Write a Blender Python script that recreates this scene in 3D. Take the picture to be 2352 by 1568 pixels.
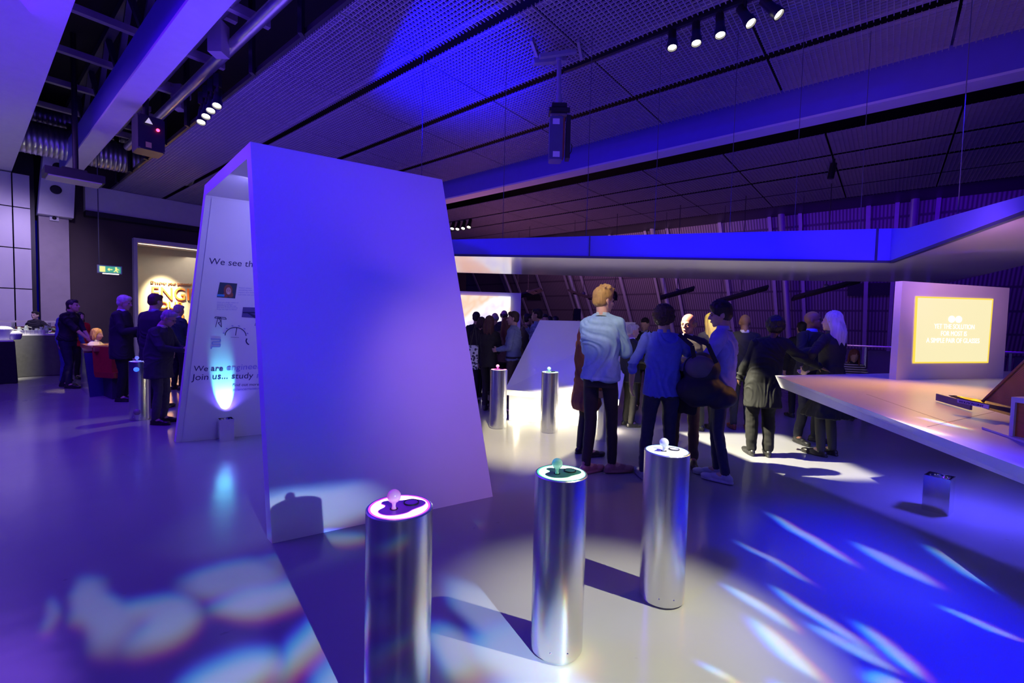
import bpy, bmesh, math, random
from mathutils import Vector, Matrix, Euler, noise
R = math.radians
for o in list(bpy.data.objects): bpy.data.objects.remove(o)
SC = bpy.context.scene
COL = SC.collection

# ------------------------------------------------------------------ camera
FPX = 1045.0; EYE = 1.58
PITCH = math.atan(48/1045.0); ROLL = R(1.32)
cam_d = bpy.data.cameras.new('camera'); cam_d.sensor_width = 36.0; cam_d.lens = FPX/2352*36.0
cam_d.clip_start = 0.05; cam_d.clip_end = 200
cam = bpy.data.objects.new('camera', cam_d); COL.objects.link(cam); SC.camera = cam
_fw = Vector((0, math.cos(PITCH), -math.sin(PITCH))); _r0 = Vector((1,0,0)); _u0 = _r0.cross(_fw)
_r = _r0*math.cos(ROLL) + _u0*math.sin(ROLL); _u = _u0*math.cos(ROLL) - _r0*math.sin(ROLL)
CAM = Vector((0,0,EYE))
cam.matrix_world = Matrix(((_r.x,_u.x,-_fw.x,0),(_r.y,_u.y,-_fw.y,0),(_r.z,_u.z,-_fw.z,EYE),(0,0,0,1)))
# survey helpers: read a place in the hall from a bearing plus a known height / distance / plane
def ray(x, y): return _r*((x-1176)/FPX) - _u*((y-784)/FPX) + _fw
def atz(x, y, z):
    d = ray(x, y); return CAM + d*((z-EYE)/d.z)
def aty(x, y, Y):
    d = ray(x, y); return CAM + d*(Y/d.y)
def atpl(x, y, p, nrm):
    d = ray(x, y); return CAM + d*((Vector(p)-CAM).dot(nrm)/d.dot(nrm))
# hall axes: D runs along the ceiling strips, N across them
D = Vector((-0.7713, 0.6365, 0)); N = Vector((0.6365, 0.7713, 0)); Z = Vector((0,0,1))
def uv(u, v, z=0.0): return D*u + N*v + Z*z
def atu(x, y, u):
    d = ray(x, y); return CAM + d*(u/d.dot(D))
def atv(x, y, v):
    d = ray(x, y); return CAM + d*(v/d.dot(N))

# ------------------------------------------------------------------ world, view
SC.view_settings.view_transform = 'Standard'; SC.view_settings.look = 'None'
SC.view_settings.exposure = 0.0; SC.view_settings.gamma = 1.0; SC.view_settings.use_curve_mapping = False
W = bpy.data.worlds.new('world'); SC.world = W; W.use_nodes = True
W.node_tree.nodes['Background'].inputs[0].default_value = (0.01, 0.0, 1.0, 1)
W.node_tree.nodes['Background'].inputs[1].default_value = 0.09

# ------------------------------------------------------------------ lights
def aim(o, target):
    o.rotation_euler = (Vector(target)-o.location).to_track_quat('-Z', 'Y').to_euler()
def area(name, loc, target, sx, sy, col, power, spread=180):
    l = bpy.data.lights.new(name, 'AREA'); l.shape = 'RECTANGLE'; l.size = sx; l.size_y = sy
    l.color = col; l.energy = power; l.spread = R(spread)
    o = bpy.data.objects.new(name, l); COL.objects.link(o); o.location = loc; aim(o, target); return o
def spot(name, loc, target, ang, col, power, blend=0.3, rad=0.05):
    l = bpy.data.lights.new(name, 'SPOT'); l.spot_size = R(ang); l.spot_blend = blend; l.shadow_soft_size = rad
    l.color = col; l.energy = power
    o = bpy.data.objects.new(name, l); COL.objects.link(o); o.location = loc; aim(o, target); return o
def point(name, loc, col, power, rad=0.05):
    l = bpy.data.lights.new(name, 'POINT'); l.shadow_soft_size = rad; l.color = col; l.energy = power
    o = bpy.data.objects.new(name, l); COL.objects.link(o); o.location = loc; return o
class NT:
    def __init__(s, tree): s.t = tree; s.n = tree.nodes; s.l = tree.links
    def node(s, typ, **k):
        nd = s.n.new(typ)
        for a, b in k.items(): setattr(nd, a, b)
        return nd
    def put(s, sock, v):
        if hasattr(v, 'links') or isinstance(v, bpy.types.NodeSocket): s.l.new(v, sock)
        else: sock.default_value = v
    def m(s, op, a, b=0.0, c=0.0, clamp=False):
        nd = s.node('ShaderNodeMath', operation=op, use_clamp=clamp)
        s.put(nd.inputs[0], a); s.put(nd.inputs[1], b); s.put(nd.inputs[2], c); return nd.outputs[0]
    def vm(s, op, a, b=(0,0,0), sc=None):
        nd = s.node('ShaderNodeVectorMath', operation=op)
        s.put(nd.inputs[0], a); s.put(nd.inputs[1], b)
        if sc is not None: s.put(nd.inputs['Scale'], sc)
        return nd.outputs['Value'] if op in ('DOT_PRODUCT','LENGTH') else nd.outputs[0]
    def ramp(s, v, a, b):      # smooth 0..1 between a and b
        nd = s.node('ShaderNodeMapRange', interpolation_type='SMOOTHSTEP', clamp=True)
        s.put(nd.inputs[0], v); nd.inputs[1].default_value = a; nd.inputs[2].default_value = b; return nd.outputs[0]
    def comb(s, x, y, z=0.0):
        nd = s.node('ShaderNodeCombineXYZ'); s.put(nd.inputs[0], x); s.put(nd.inputs[1], y); s.put(nd.inputs[2], z); return nd.outputs[0]
def gobo(lamp, edges=(), blobs=(), off=(0,0), warp=0.25, base=None):
    """Slide and shutters of a profile lamp, focused on the floor. edges: ((x,y),(nx,ny),soft) keep side; blobs: (x,y,rx,ry,deg,str)."""
    l = lamp.data; l.use_nodes = True; t = NT(l.node_tree)
    em = [n for n in t.n if n.type == 'EMISSION'][0]
    g = t.node('ShaderNodeNewGeometry')
    inc = g.outputs['Incoming']
    sep = t.node('ShaderNodeSeparateXYZ'); t.l.new(inc, sep.inputs[0])
    # Incoming is the unit vector between lamp and lit point; the ratio is sign-free
    az = t.m('MAXIMUM', t.m('ABSOLUTE', sep.outputs[2]), 1e-4)
    sgn = t.m('SIGN', sep.outputs[2])
    k = t.m('MULTIPLY', t.m('DIVIDE', lamp.location.z, az), t.m('MULTIPLY', sgn, -1.0))
    X = t.m('ADD', t.m('MULTIPLY', sep.outputs[0], k), lamp.location.x - off[0])
    Y = t.m('ADD', t.m('MULTIPLY', sep.outputs[1], k), lamp.location.y - off[1])
    mask = None
    for (p, nn, soft) in edges:
        dd = t.m('ADD', t.m('ADD', t.m('MULTIPLY', X, nn[0]), t.m('MULTIPLY', Y, nn[1])), -(p[0]*nn[0]+p[1]*nn[1]))
        e = t.ramp(dd, -soft, soft)
        mask = e if mask is None else t.m('MULTIPLY', mask, e)
    if blobs:
        P = t.comb(X, Y)
        nz = t.node('ShaderNodeTexNoise'); nz.inputs['Scale'].default_value = 2.2; nz.inputs['Detail'].default_value = 1.0
        t.l.new(P, nz.inputs['Vector'])
        P = t.vm('ADD', P, t.vm('SCALE', t.vm('SUBTRACT', nz.outputs['Color'], (.5,.5,.5)), sc=warp))
        tot = None
        for (bx, by, rx, ry, dg, st) in blobs:
            c, s_ = math.cos(R(dg)), math.sin(R(dg))
            q = t.vm('SUBTRACT', P, (bx, by, 0))
            a = t.m('DIVIDE', t.vm('DOT_PRODUCT', q, (c, s_, 0)), rx); b = t.m('DIVIDE', t.vm('DOT_PRODUCT', q, (-s_, c, 0)), ry)
            r = t.m('ADD', t.m('MULTIPLY', a, a), t.m('MULTIPLY', b, b))
            e = t.m('MULTIPLY', t.ramp(r, 1.25, 0.25), st)
            tot = e if tot is None else t.m('MAXIMUM', tot, e)
        mask = tot if mask is None else t.m('MULTIPLY', mask, tot)
    t.put(em.inputs['Strength'], mask)

BLUE = (0.02, 0.0, 1.0); LILAC = (0.42, 0.30, 1.0); WARM = (1.0, 0.88, 0.55); COOL = (0.62, 0.75, 1.0)
def xy(x, y, z=0.0):
    p = atz(x, y, z); return (p.x, p.y)
def half(p, q, keep):          # shutter edge through two floor points, keeping the side of a third
    a, b, c = Vector(xy(*p)), Vector(xy(*q)), Vector(xy(*keep)); d = (b-a).normalized(); n = Vector((-d.y, d.x))
    if (c-a).dot(n) < 0: n = -n
    return (a, n)
def sh(p, q, keep, soft): a, n = half(p, q, keep); return ((a.x, a.y), (n.x, n.y), soft)
# ceiling washes, all hung under the mesh
area('wash_blue_left', (-6.5, 4.5, 5.3), (-4.5, 5.5, 0), 3.5, 1.6, (0.10,0.0,1.0), 300)
area('wash_lilac_left', (-9.0, 8.0, 5.2), (-7.5, 10, 1.0), 3.0, 1.5, (0.30,0.12,1.0), 60)
s = spot('wash_blue_right', (-1.6, 0.2, 5.3), (2.6, 2.6, 0), 34, (0.0,0.0,1.0), 9500, 1.0, 0.3)
gobo(s, [((1.75,2.6),(.9,-.25),.7), ((0,3.9),(0,-1),.45), sh((1590,1005), (2352,1312), (1700,1250), .12), ((2.95,0),(-1,0),.2)])
area('wash_blue_far', uv(1, 17, 4.6), uv(1, 21, 1.5), 8.0, 0.8, (0.10,0.0,1.0), 300)
area('wash_purple_far', uv(9, 17, 4.6), uv(9, 21, 2.0), 8.0, 0.8, (0.8,0.38,0.95), 190)
area('wash_blue_mid', (0.2, 1.0, 5.3), (-0.6, 4.4, 0.6), 1.6, 1.0, (0.05,0.0,1.0), 4, 120)
# uplight bounced on the mesh
s = spot('up_blue_mesh', (-1.6, 5.2, 3.3), atz(1000,110,5.6), 62, (0.0,0.0,1.0), 3600, 0.9, 0.1)
def cv(x, y): p = atz(x, y, 5.6); return (s.location.x - (p.x-s.location.x)*3.3/2.3, s.location.y - (p.y-s.location.y)*3.3/2.3)
_a, _b, _c = Vector(cv(965,0)), Vector(cv(800,285)), Vector(cv(1050,60)); _d = (_b-_a).normalized(); _n = Vector((-_d.y,_d.x)); _n = _n if (_c-_a).dot(_n) > 0 else -_n
gobo(s, [((_a.x,_a.y),(_n.x,_n.y),.06)])
area('up_lilac_near', (1.5, 3.5, 3.15), (1.0, 6.0, 5.6), 5.0, 3.0, (0.30,0.10,1.0), 24)
area('ambient_blue_hall', (-0.5, 6.0, 5.45), (-0.5, 6.0, 0), 13.0, 9.0, (0.0,0.0,1.0), 75)  # unseen overhead area light added for a blue ambient
area('ambient_blue_up', (0.0, 6.0, 3.15), (0.0, 6.0, 6), 12.0, 9.0, (0.0,0.0,1.0), 130)  # invisible mid-air area light added to turn the ceiling blue
area('up_purple_left', uv(9, 3.6, 2.9), uv(9, 4.2, 5.6), 7.0, 2.0, (0.17,0.08,1.0), 110)
area('up_purple_far', uv(11, 13, 2.9), uv(10, 13.5, 5.6), 8.0, 4.0, (0.95,0.32,0.62), 75)
area('up_blue_left', uv(10, -0.8, 3.3), uv(10.1, -.5, 5.5), 17.0, 2.2, (0.09,0.02,1.0), 185)
# portal: blue from the left, warm white from low right
spot('portal_blue', (-2.6, -1.2, 5.2), (-1.5, 3.9, 2.1), 38, (0.02,0.0,1.0), 1500, 0.9, 0.15)
spot('portal_white', (2.9, 0.6, 5.0), (-0.1, 4.4, 0.9), 28, (1.0,0.46,1.0), 380, 1.0, 0.2)
area('portal_inside', (-2.45, 4.62, 2.85), (-3.6, 5.6, 1.2), 0.5, 0.9, (0.30,0.26,1.0), 26)
# profile lamps with shutters
GP = (2.6, -2.4, 2.6)
def bl(x1, y1, x2, y2, w, st):
    a = atz(x1, y1, 0); b = atz(x2, y2, 0); c = (a+b)/2; d = b-a
    return (c.x, c.y, d.length/2, w, math.degrees(math.atan2(d.y, d.x)), st)
LB = [(a,b,c*1.12,d*1.25,e,g) for (a,b,c,d,e,g) in [bl(200,1330,280,1480,.10,.55), bl(95,1380,120,1450,.035,.35), bl(400,1340,640,1320,.16,.5), bl(330,1500,420,1400,.13,.7), bl(480,1400,700,1370,.17,.75),
      bl(420,1568,640,1520,.16,.9), bl(640,1568,760,1400,.07,.8), bl(740,1230,835,1250,.09,.6), bl(600,1290,680,1300,.07,.3), bl(300,1380,420,1430,.12,.6),
      bl(1040,1330,1180,1500,.10,.55), bl(1000,1450,1080,1560,.10,.6), bl(1100,1450,1330,1560,.22,.8), bl(1150,1700,1400,1600,.3,.8), bl(760,1500,900,1640,.12,.8),
      bl(640,1210,628,1240,.05,1.0), bl(1000,1240,1100,1200,.10,.15)]] + [(-1.85,3.55,.80,.65,40,.12)]
RB = [bl(1765,1178,1965,1300,.055,.8), bl(1690,1240,1870,1345,.03,.6), bl(1965,1245,2160,1350,.07,.7), bl(2120,1250,2340,1380,.07,.8), bl(2250,1262,2400,1340,.03,.9),
      bl(1660,1340,1830,1450,.045,.8), bl(1770,1345,2010,1500,.045,.8), bl(1720,1420,1900,1568,.06,.9), bl(1850,1430,2060,1540,.045,.7), bl(1965,1425,2120,1560,.045,.8),
      bl(2160,1390,2352,1470,.03,.8), bl(1990,1540,2090,1600,.08,.8), bl(1615,1525,1690,1560,.02,.8), bl(1780,1560,1900,1700,.06,.8)]
for (nm, cl, off) in (('r', (1.0,0.10,0.04), (0.045,-0.045)), ('g', (0.05,1.0,0.05), (0,0)), ('b', (0.03,0.06,1.0), (-0.045,0.045))):
    e = {'r': 30, 'g': 37, 'b': 62}[nm]
    s = spot('ripple_left_'+nm, GP, (-0.9, 2.4, 0), 62, cl, e*115, 0.1, 0.02)
    gobo(s, (), LB, off, 0.30)
    s = spot('ripple_right_'+nm, (-0.9, 0.9, 5.0), (1.9, 2.6, 0), 60, cl, e*78, 0.1, 0.02)
    gobo(s, (), RB, (off[0]*.6, off[1]*.6), 0.10)
s = spot('pool_warm_left', (0.1, 4.4, 5.3), (0.55, 6.2, 0), 36, (1.0,0.88,0.46), 3000, 0.7, 0.04)
gobo(s, [sh((1132,1140), (1275,1060), (1180,1020), .012), ((-.4,5),(1,0),.05), ((0,7.12),(0,-1),.05)])
s = spot('pool_warm_right', (-1.4, 5.6, 5.3), (3.2, 5.1, 0), 40, (1.0,0.93,0.66), 13000, 0.5, 0.04)
gobo(s, [sh((1590,1005), (2352,1312), (2000,1060), .02), ((3.95,5),(-1,0),.12), ((0,6.6),(0,-1),.1), ((0,4.7),(0,1),.12)])
spot('pool_lilac_right', (4.1, 3.9, 0.9), (4.1, 3.9, 0), 155, (0.08,0.06,1.0), 170, 0.5, 0.06)
gobo(bpy.data.objects['pool_lilac_right'], [sh((1590,1005), (2352,1312), (2000,1060), .02)])
spot('pool_warm_front', (3.5, 0.9, 5.4), (0.68, 2.30, 0), 18.5, (1.0,0.98,0.64), 3050, 0.85, 0.03)
spot('people_warm', (-1.6, 1.2, 5.3), (1.02, 4.75, 1.65), 10, (1.0,0.84,0.36), 1150, 0.8, 0.05)
spot('hair_warm', (2.75, 5.75, 2.42), (2.95, 6.8, 1.62), 46, (1.0,0.80,0.28), 90, 0.7, 0.03)

spot('table_amber', (4.1, 4.5, 2.36), (3.5, 3.9, 1.05), 100, (1.0,0.42,0.0), 135, 1.0, 0.1)
area('fill_strip_behind', (0.9, -3.2, 2.2), (0.9, 0, 1.2), 0.35, 2.8, (0.85,0.9,1.0), 6)  # three unseen area lights added behind the camera for reflections in the pillars
area('fill_blue_behind', (-3.5, -3.0, 2.4), (-0.5, 1.5, 1.2), 3.0, 2.6, (0.08,0.05,1.0), 14)
area('fill_lilac_behind', (4.5, -2.5, 2.4), (1.0, 2.0, 1.0), 2.2, 2.6, (0.42,0.36,1.0), 7)
spot('table_warm', (3.5, 3.2, 2.36), (2.9, 2.7, 1.05), 90, (1.0,0.52,0.22), 10, 1.0, 0.1)
spot('screen_pink', (4.2, 2.9, 2.2), (4.9, 5.2, 1.8), 44, (1.0,0.42,0.95), 70, 0.9, 0.1)
spot('counter_white', uv(13.8, 1.2, 5.2), uv(15.6, 0.3, 0.9), 30, (1.0,0.95,0.75), 3200, 0.6, 0.05)
spot('floor_bar_pool', uv(14.8, 3.2, 5.2), atz(112,850,0), 15, (0.85,0.95,1.0), 1500, 0.3, 0.05)
spot('wall_lilac_left', uv(15.0, 1.5, 5.0), uv(20.4, 0.6, 1.8), 70, (0.62,0.46,1.0), 750, 0.9, 0.1)
spot('seat_warm', uv(10.4, 2.6, 5.2), uv(12.0, 1.7, 1.1), 10, (1.0,0.72,0.25), 900, 0.6, 0.05)
spot('men_left_warm', uv(9.0, 4.5, 5.2), uv(8.5, 1.8, 1.1), 15, (1.0,0.82,0.55), 320, 0.9, 0.05)

# ------------------------------------------------------------------ materials
MT = {}
def mat(name, col, rough=0.5, metal=0.0, emit=None, es=0.0, var=0.06, scale=6.0, bump=0.0, stretch=(1,1,1), spec=0.5, coat=0.0, alpha=None, aniso=0.0):
    if name in MT: return MT[name]
    m = bpy.data.materials.new(name); m.use_nodes = True; t = NT(m.node_tree); b = t.n['Principled BSDF']
    tc = t.node('ShaderNodeTexCoord'); mp = t.node('ShaderNodeMapping'); mp.inputs['Scale'].default_value = stretch
    t.l.new(tc.outputs['Object'], mp.inputs[0])
    nz = t.node('ShaderNodeTexNoise'); nz.inputs['Scale'].default_value = scale; nz.inputs['Detail'].default_value = 4; t.l.new(mp.outputs[0], nz.inputs['Vector'])
    mx = t.node('ShaderNodeMix', data_type='RGBA'); t.l.new(nz.outputs[0], mx.inputs[0])
    c = Vector(col); mx.inputs[6].default_value = (*(c*(1-var*2)), 1); mx.inputs[7].default_value = (*[min(1, x*(1+var*2)) for x in c], 1)
    t.l.new(mx.outputs[2], b.inputs['Base Color'])
    b.inputs['Roughness'].default_value = rough; b.inputs['Metallic'].default_value = metal
    b.inputs['Specular IOR Level'].default_value = spec; b.inputs['Coat Weight'].default_value = coat
    if aniso: b.inputs['Anisotropic'].default_value = aniso
    if emit: b.inputs['Emission Color'].default_value = (*emit, 1); b.inputs['Emission Strength'].default_value = es
    if bump:
        bp = t.node('ShaderNodeBump'); bp.inputs['Strength'].default_value = bump; bp.inputs['Distance'].default_value = 0.01
        t.l.new(nz.outputs[0], bp.inputs['Height']); t.l.new(bp.outputs[0], b.inputs['Normal'])
    MT[name] = m; return m
white = mat('white_laminate', (.72,.72,.74), .38, var=.02, scale=2)
white_matt = mat('white_paint', (.70,.70,.72), .6, var=.03)
steel = mat('brushed_steel', (.72,.72,.73), .27, 1.0, var=.05, scale=9, stretch=(1,1,.05), aniso=.3)
chrome = mat('polished_steel', (.8,.8,.8), .12, 1.0, var=.02)
meshm = mat('grid_metal', (.45,.42,.45), .5, .3, var=.05)
dark = mat('dark_void', (.012,.012,.014), .9, var=.1)
black = mat('black_metal', (.02,.02,.022), .45, .2, var=.1)
blackcloth = mat('black_cloth', (.018,.018,.02), .9, var=.15, scale=20)
greycloth = mat('dark_linen', (.09,.09,.085), .85, var=.1, scale=14)
brownwall = mat('brown_wall', (.075,.055,.055), .75, var=.1, scale=1.5)
concrete = mat('concrete', (.42,.38,.38), .8, var=.08, scale=3, bump=.05)
galv = mat('galvanised_duct', (.62,.62,.62), .35, .9, var=.15, scale=5)
lens = mat('lamp_lens', (.9,.9,.85), .3, emit=(1,.93,.75), es=9)
redleather = mat('red_leather', (.42,.03,.02), .45, var=.1, scale=12, bump=.1)
skin = mat('skin', (.56,.34,.26), .5, var=.05, scale=25)
skin_dark = mat('skin_dark', (.16,.075,.045), .5, var=.06, scale=25)
skin_red = mat('skin_ruddy', (.46,.17,.12), .5, var=.06, scale=25)
wood = mat('warm_wood', (.48,.22,.07), .45, var=.25, scale=5, stretch=(1,1,8))

# floor: poured resin with faint scuffs
m = bpy.data.materials.new('resin_floor'); m.use_nodes = True; t = NT(m.node_tree); b = t.n['Principled BSDF']
g = t.node('ShaderNodeTexCoord'); n1 = t.node('ShaderNodeTexNoise'); n1.inputs['Scale'].default_value = 0.7; n1.inputs['Detail'].default_value = 6
t.l.new(g.outputs['Object'], n1.inputs['Vector'])
n2 = t.node('ShaderNodeTexNoise'); n2.inputs['Scale'].default_value = 9.0; n2.inputs['Detail'].default_value = 8; t.l.new(g.outputs['Object'], n2.inputs['Vector'])
sp = t.ramp(n2.outputs[0], .70, .78)
base = t.node('ShaderNodeMix', data_type='RGBA'); t.l.new(n1.outputs[0], base.inputs[0]); base.inputs[6].default_value = (.22,.22,.235,1); base.inputs[7].default_value = (.29,.29,.30,1)
mx = t.node('ShaderNodeMix', data_type='RGBA'); t.l.new(t.m('MULTIPLY', sp, .5), mx.inputs[0]); t.l.new(base.outputs[2], mx.inputs[6]); mx.inputs[7].default_value = (.14,.13,.12,1)
t.l.new(mx.outputs[2], b.inputs['Base Color'])
t.put(b.inputs['Roughness'], t.m('ADD', t.m('MULTIPLY', n1.outputs[0], .10), .13))
bp = t.node('ShaderNodeBump'); bp.inputs['Strength'].default_value = .12; bp.inputs['Distance'].default_value = .02
n3 = t.node('ShaderNodeTexNoise'); n3.inputs['Scale'].default_value = 3.0; n3.inputs['Detail'].default_value = 2; t.l.new(g.outputs['Object'], n3.inputs['Vector'])
t.l.new(n3.outputs[0], bp.inputs['Height']); t.l.new(bp.outputs[0], b.inputs['Normal'])
floor_m = m

# ------------------------------------------------------------------ mesh helpers
def BM(): return bmesh.new()
def obj(name, bm, m, parent=None, smooth=False, label=None):
    me = bpy.data.meshes.new(name); bmesh.ops.recalc_face_normals(bm, faces=bm.faces); bm.to_mesh(me); bm.free()
    if smooth:
        for p in me.polygons: p.use_smooth = True
        if smooth == 'auto': me.set_sharp_from_angle(angle=R(35))
    me.materials.append(m); o = bpy.data.objects.new(name, me); COL.objects.link(o)
    if parent: attach(o, parent)
    if label: o['label'] = label
    return o
LOCAL = set()      # things whose parts are drawn around their own origin
def attach(o, parent):
    if parent.name in LOCAL: o.parent = parent; return
    o.parent = parent
    o.matrix_parent_inverse = Matrix.LocRotScale(parent.location, parent.rotation_euler, parent.scale).inverted()
def thing(name, label, cat, loc=(0,0,0), rz=0.0, group=None, local=False):
    o = bpy.data.objects.new(name, None); COL.objects.link(o); o.empty_display_size = .1
    o.location = loc; o.rotation_euler = (0,0,rz); o['label'] = label; o['category'] = cat
    if group: o['group'] = group
    if local: LOCAL.add(o.name)
    return o
def tag(o, label, cat, group=None):
    o['label'] = label; o['category'] = cat
    if group: o['group'] = group
    return o
def struct(name, bm, m, smooth=False):
    o = obj(name, bm, m, None, smooth); o['kind'] = 'structure'; return o
def hexa(bm, b4, t4):
    v = [bm.verts.new(p) for p in list(b4)+list(t4)]
    for f in ((3,2,1,0),(4,5,6,7),(0,1,5,4),(1,2,6,5),(2,3,7,6),(3,0,4,7)): bm.faces.new([v[i] for i in f])
def box(bm, c, s, ax=None):
    """c centre, s full sizes, ax = (X,Y) unit horizontal axes"""
    X, Y = ax if ax else (Vector((1,0,0)), Vector((0,1,0))); c = Vector(c)
    hx, hy, hz = s[0]/2, s[1]/2, s[2]/2
    q = [(-1,-1),(1,-1),(1,1),(-1,1)]
    hexa(bm, [c + X*a*hx + Y*b*hy - Z*hz for a, b in q], [c + X*a*hx + Y*b*hy + Z*hz for a, b in q])
def slab(bm, poly, z0, z1, poly2=None):
    n = len(poly); p2 = poly2 or poly
    a = [bm.verts.new((p[0], p[1], z0)) for p in p2]; b = [bm.verts.new((p[0], p[1], z1)) for p in poly]
    bm.faces.new(a[::-1]); bm.faces.new(b)
    for i in range(n): bm.faces.new((a[i], a[(i+1)%n], b[(i+1)%n], b[i]))
def bar(bm, a, b, w, h=None, up=Z):
    """rectangular bar from a to b"""
    a, b = Vector(a), Vector(b); h = h or w; d = (b-a).normalized(); u = Vector(up)
    if abs(d.dot(u)) > .99: u = Vector((1,0,0))
    x = d.cross(u).normalized(); y = x.cross(d).normalized()
    q = [(-1,-1),(1,-1),(1,1),(-1,1)]
    hexa(bm, [a + x*i*w/2 + y*j*h/2 for i, j in q], [b + x*i*w/2 + y*j*h/2 for i, j in q])
def frame(d):
    d = d.normalized(); u = Z if abs(d.z) < .95 else Vector((0,1,0)); x = d.cross(u).normalized(); return x, x.cross(d).normalized()
def tube(bm, a, b, r0, r1=None, seg=16, caps=True):
    a, b = Vector(a), Vector(b); r1 = r0 if r1 is None else r1; x, y = frame(b-a)
    ra = [bm.verts.new(a + (x*math.cos(2*math.pi*i/seg) + y*math.sin(2*math.pi*i/seg))*r0) for i in range(seg)]
    rb = [bm.verts.new(b + (x*math.cos(2*math.pi*i/seg) + y*math.sin(2*math.pi*i/seg))*r1) for i in range(seg)]
    for i in range(seg): bm.faces.new((ra[i], ra[(i+1)%seg], rb[(i+1)%seg], rb[i]))
    if caps: bm.faces.new(ra[::-1]); bm.faces.new(rb)
def path(bm, pts, r, seg=8):
    for a, b in zip(pts, pts[1:]): tube(bm, a, b, r, seg=seg)
def lathe(bm, prof, c=(0,0,0), seg=48, ax=None):
    """prof: (radius, height) list"""
    c = Vector(c); X, Y, A = ax or (Vector((1,0,0)), Vector((0,1,0)), Z); rings = []
    for r, h in prof:
        if r < 1e-6: rings.append([bm.verts.new(c + A*h)])
        else: rings.append([bm.verts.new(c + A*h + (X*math.cos(2*math.pi*i/seg) + Y*math.sin(2*math.pi*i/seg))*r) for i in range(seg)])
    for a, b in zip(rings, rings[1:]):
        for i in range(seg):
            j = (i+1) % seg
            if len(a) == 1 and len(b) == 1: continue
            if len(a) == 1: bm.faces.new((a[0], b[j], b[i]))
            elif len(b) == 1: bm.faces.new((a[i], a[j], b[0]))
            else: bm.faces.new((a[i], a[j], b[j], b[i]))
def ball(bm, c, r, rot=None, u=20, v=14):
    r = r if hasattr(r, '__len__') else (r, r, r)
    M = Matrix.Translation(Vector(c)) @ ((rot.to_4x4() if rot is not None else Matrix.Identity(4))) @ Matrix.Diagonal((r[0], r[1], r[2], 1))
    top = bm.verts.new(M @ Vector((0,0,1))); bot = bm.verts.new(M @ Vector((0,0,-1))); rows = []
    for j in range(1, v):
        a = math.pi*j/v; sa, ca = math.sin(a), math.cos(a)
        rows.append([bm.verts.new(M @ Vector((sa*math.cos(2*math.pi*i/u), sa*math.sin(2*math.pi*i/u), ca))) for i in range(u)])
    for i in range(u):
        k = (i+1) % u; bm.faces.new((top, rows[0][i], rows[0][k])); bm.faces.new((bot, rows[-1][k], rows[-1][i]))
        for p, q in zip(rows, rows[1:]): bm.faces.new((p[i], q[i], q[k], p[k]))
def dup(root, loc, rz=None, label=None, group=None, scale=None):
    r = root.copy(); COL.objects.link(r); r.location = loc
    if rz is not None: r.rotation_euler = (root.rotation_euler[0], root.rotation_euler[1], rz)
    if scale: r.scale = scale
    if label: r['label'] = label
    if group: r['group'] = group
    for ch in list(root.children):
        c = ch.copy(); COL.objects.link(c); c.parent = r
        for g_ in ch.children:
            d_ = g_.copy(); COL.objects.link(d_); d_.parent = c
    return r
def text(name, body, o, X, Y, h, m, parent=None, ext=.002, space=1.0, al='LEFT', wscale=1.0):
    """lettering in the plane (X, Y) with cap height h"""
    cu = bpy.data.curves.new(name, 'FONT'); cu.body = body; cu.size = h/.70; cu.extrude = ext/max(h/.70, 1e-6)*0+ext; cu.space_character = space; cu.align_x = al
    tmp = bpy.data.objects.new(name, cu); COL.objects.link(tmp)
    dg = bpy.context.evaluated_depsgraph_get(); me = bpy.data.meshes.new_from_object(tmp.evaluated_get(dg)); bpy.data.objects.remove(tmp)
    X = Vector(X).normalized(); Y = Vector(Y); Y = Y.normalized(); Zn = X.cross(Y).normalized()
    M = Matrix(((X.x*wscale,Y.x,Zn.x,o[0]),(X.y*wscale,Y.y,Zn.y,o[1]),(X.z*wscale,Y.z,Zn.z,o[2]),(0,0,0,1))); me.transform(M)
    me.materials.clear(); me.materials.append(m); ob = bpy.data.objects.new(name, me); COL.objects.link(ob)
    if parent: attach(ob, parent)
    return ob
def wallbox(bm, u0, u1, v0, v1, z0, z1): hexa(bm, [uv(u0,v0,z0),uv(u1,v0,z0),uv(u1,v1,z0),uv(u0,v1,z0)], [uv(u0,v0,z1),uv(u1,v0,z1),uv(u1,v1,z1),uv(u0,v1,z1)])
# ================================================================== SETTING
bm = BM(); slab(bm, [uv(-9,-7), uv(24,-7), uv(24,24), uv(-9,24)], -.1, 0.0); struct('floor', bm, floor_m)
CZ = 5.6
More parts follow.
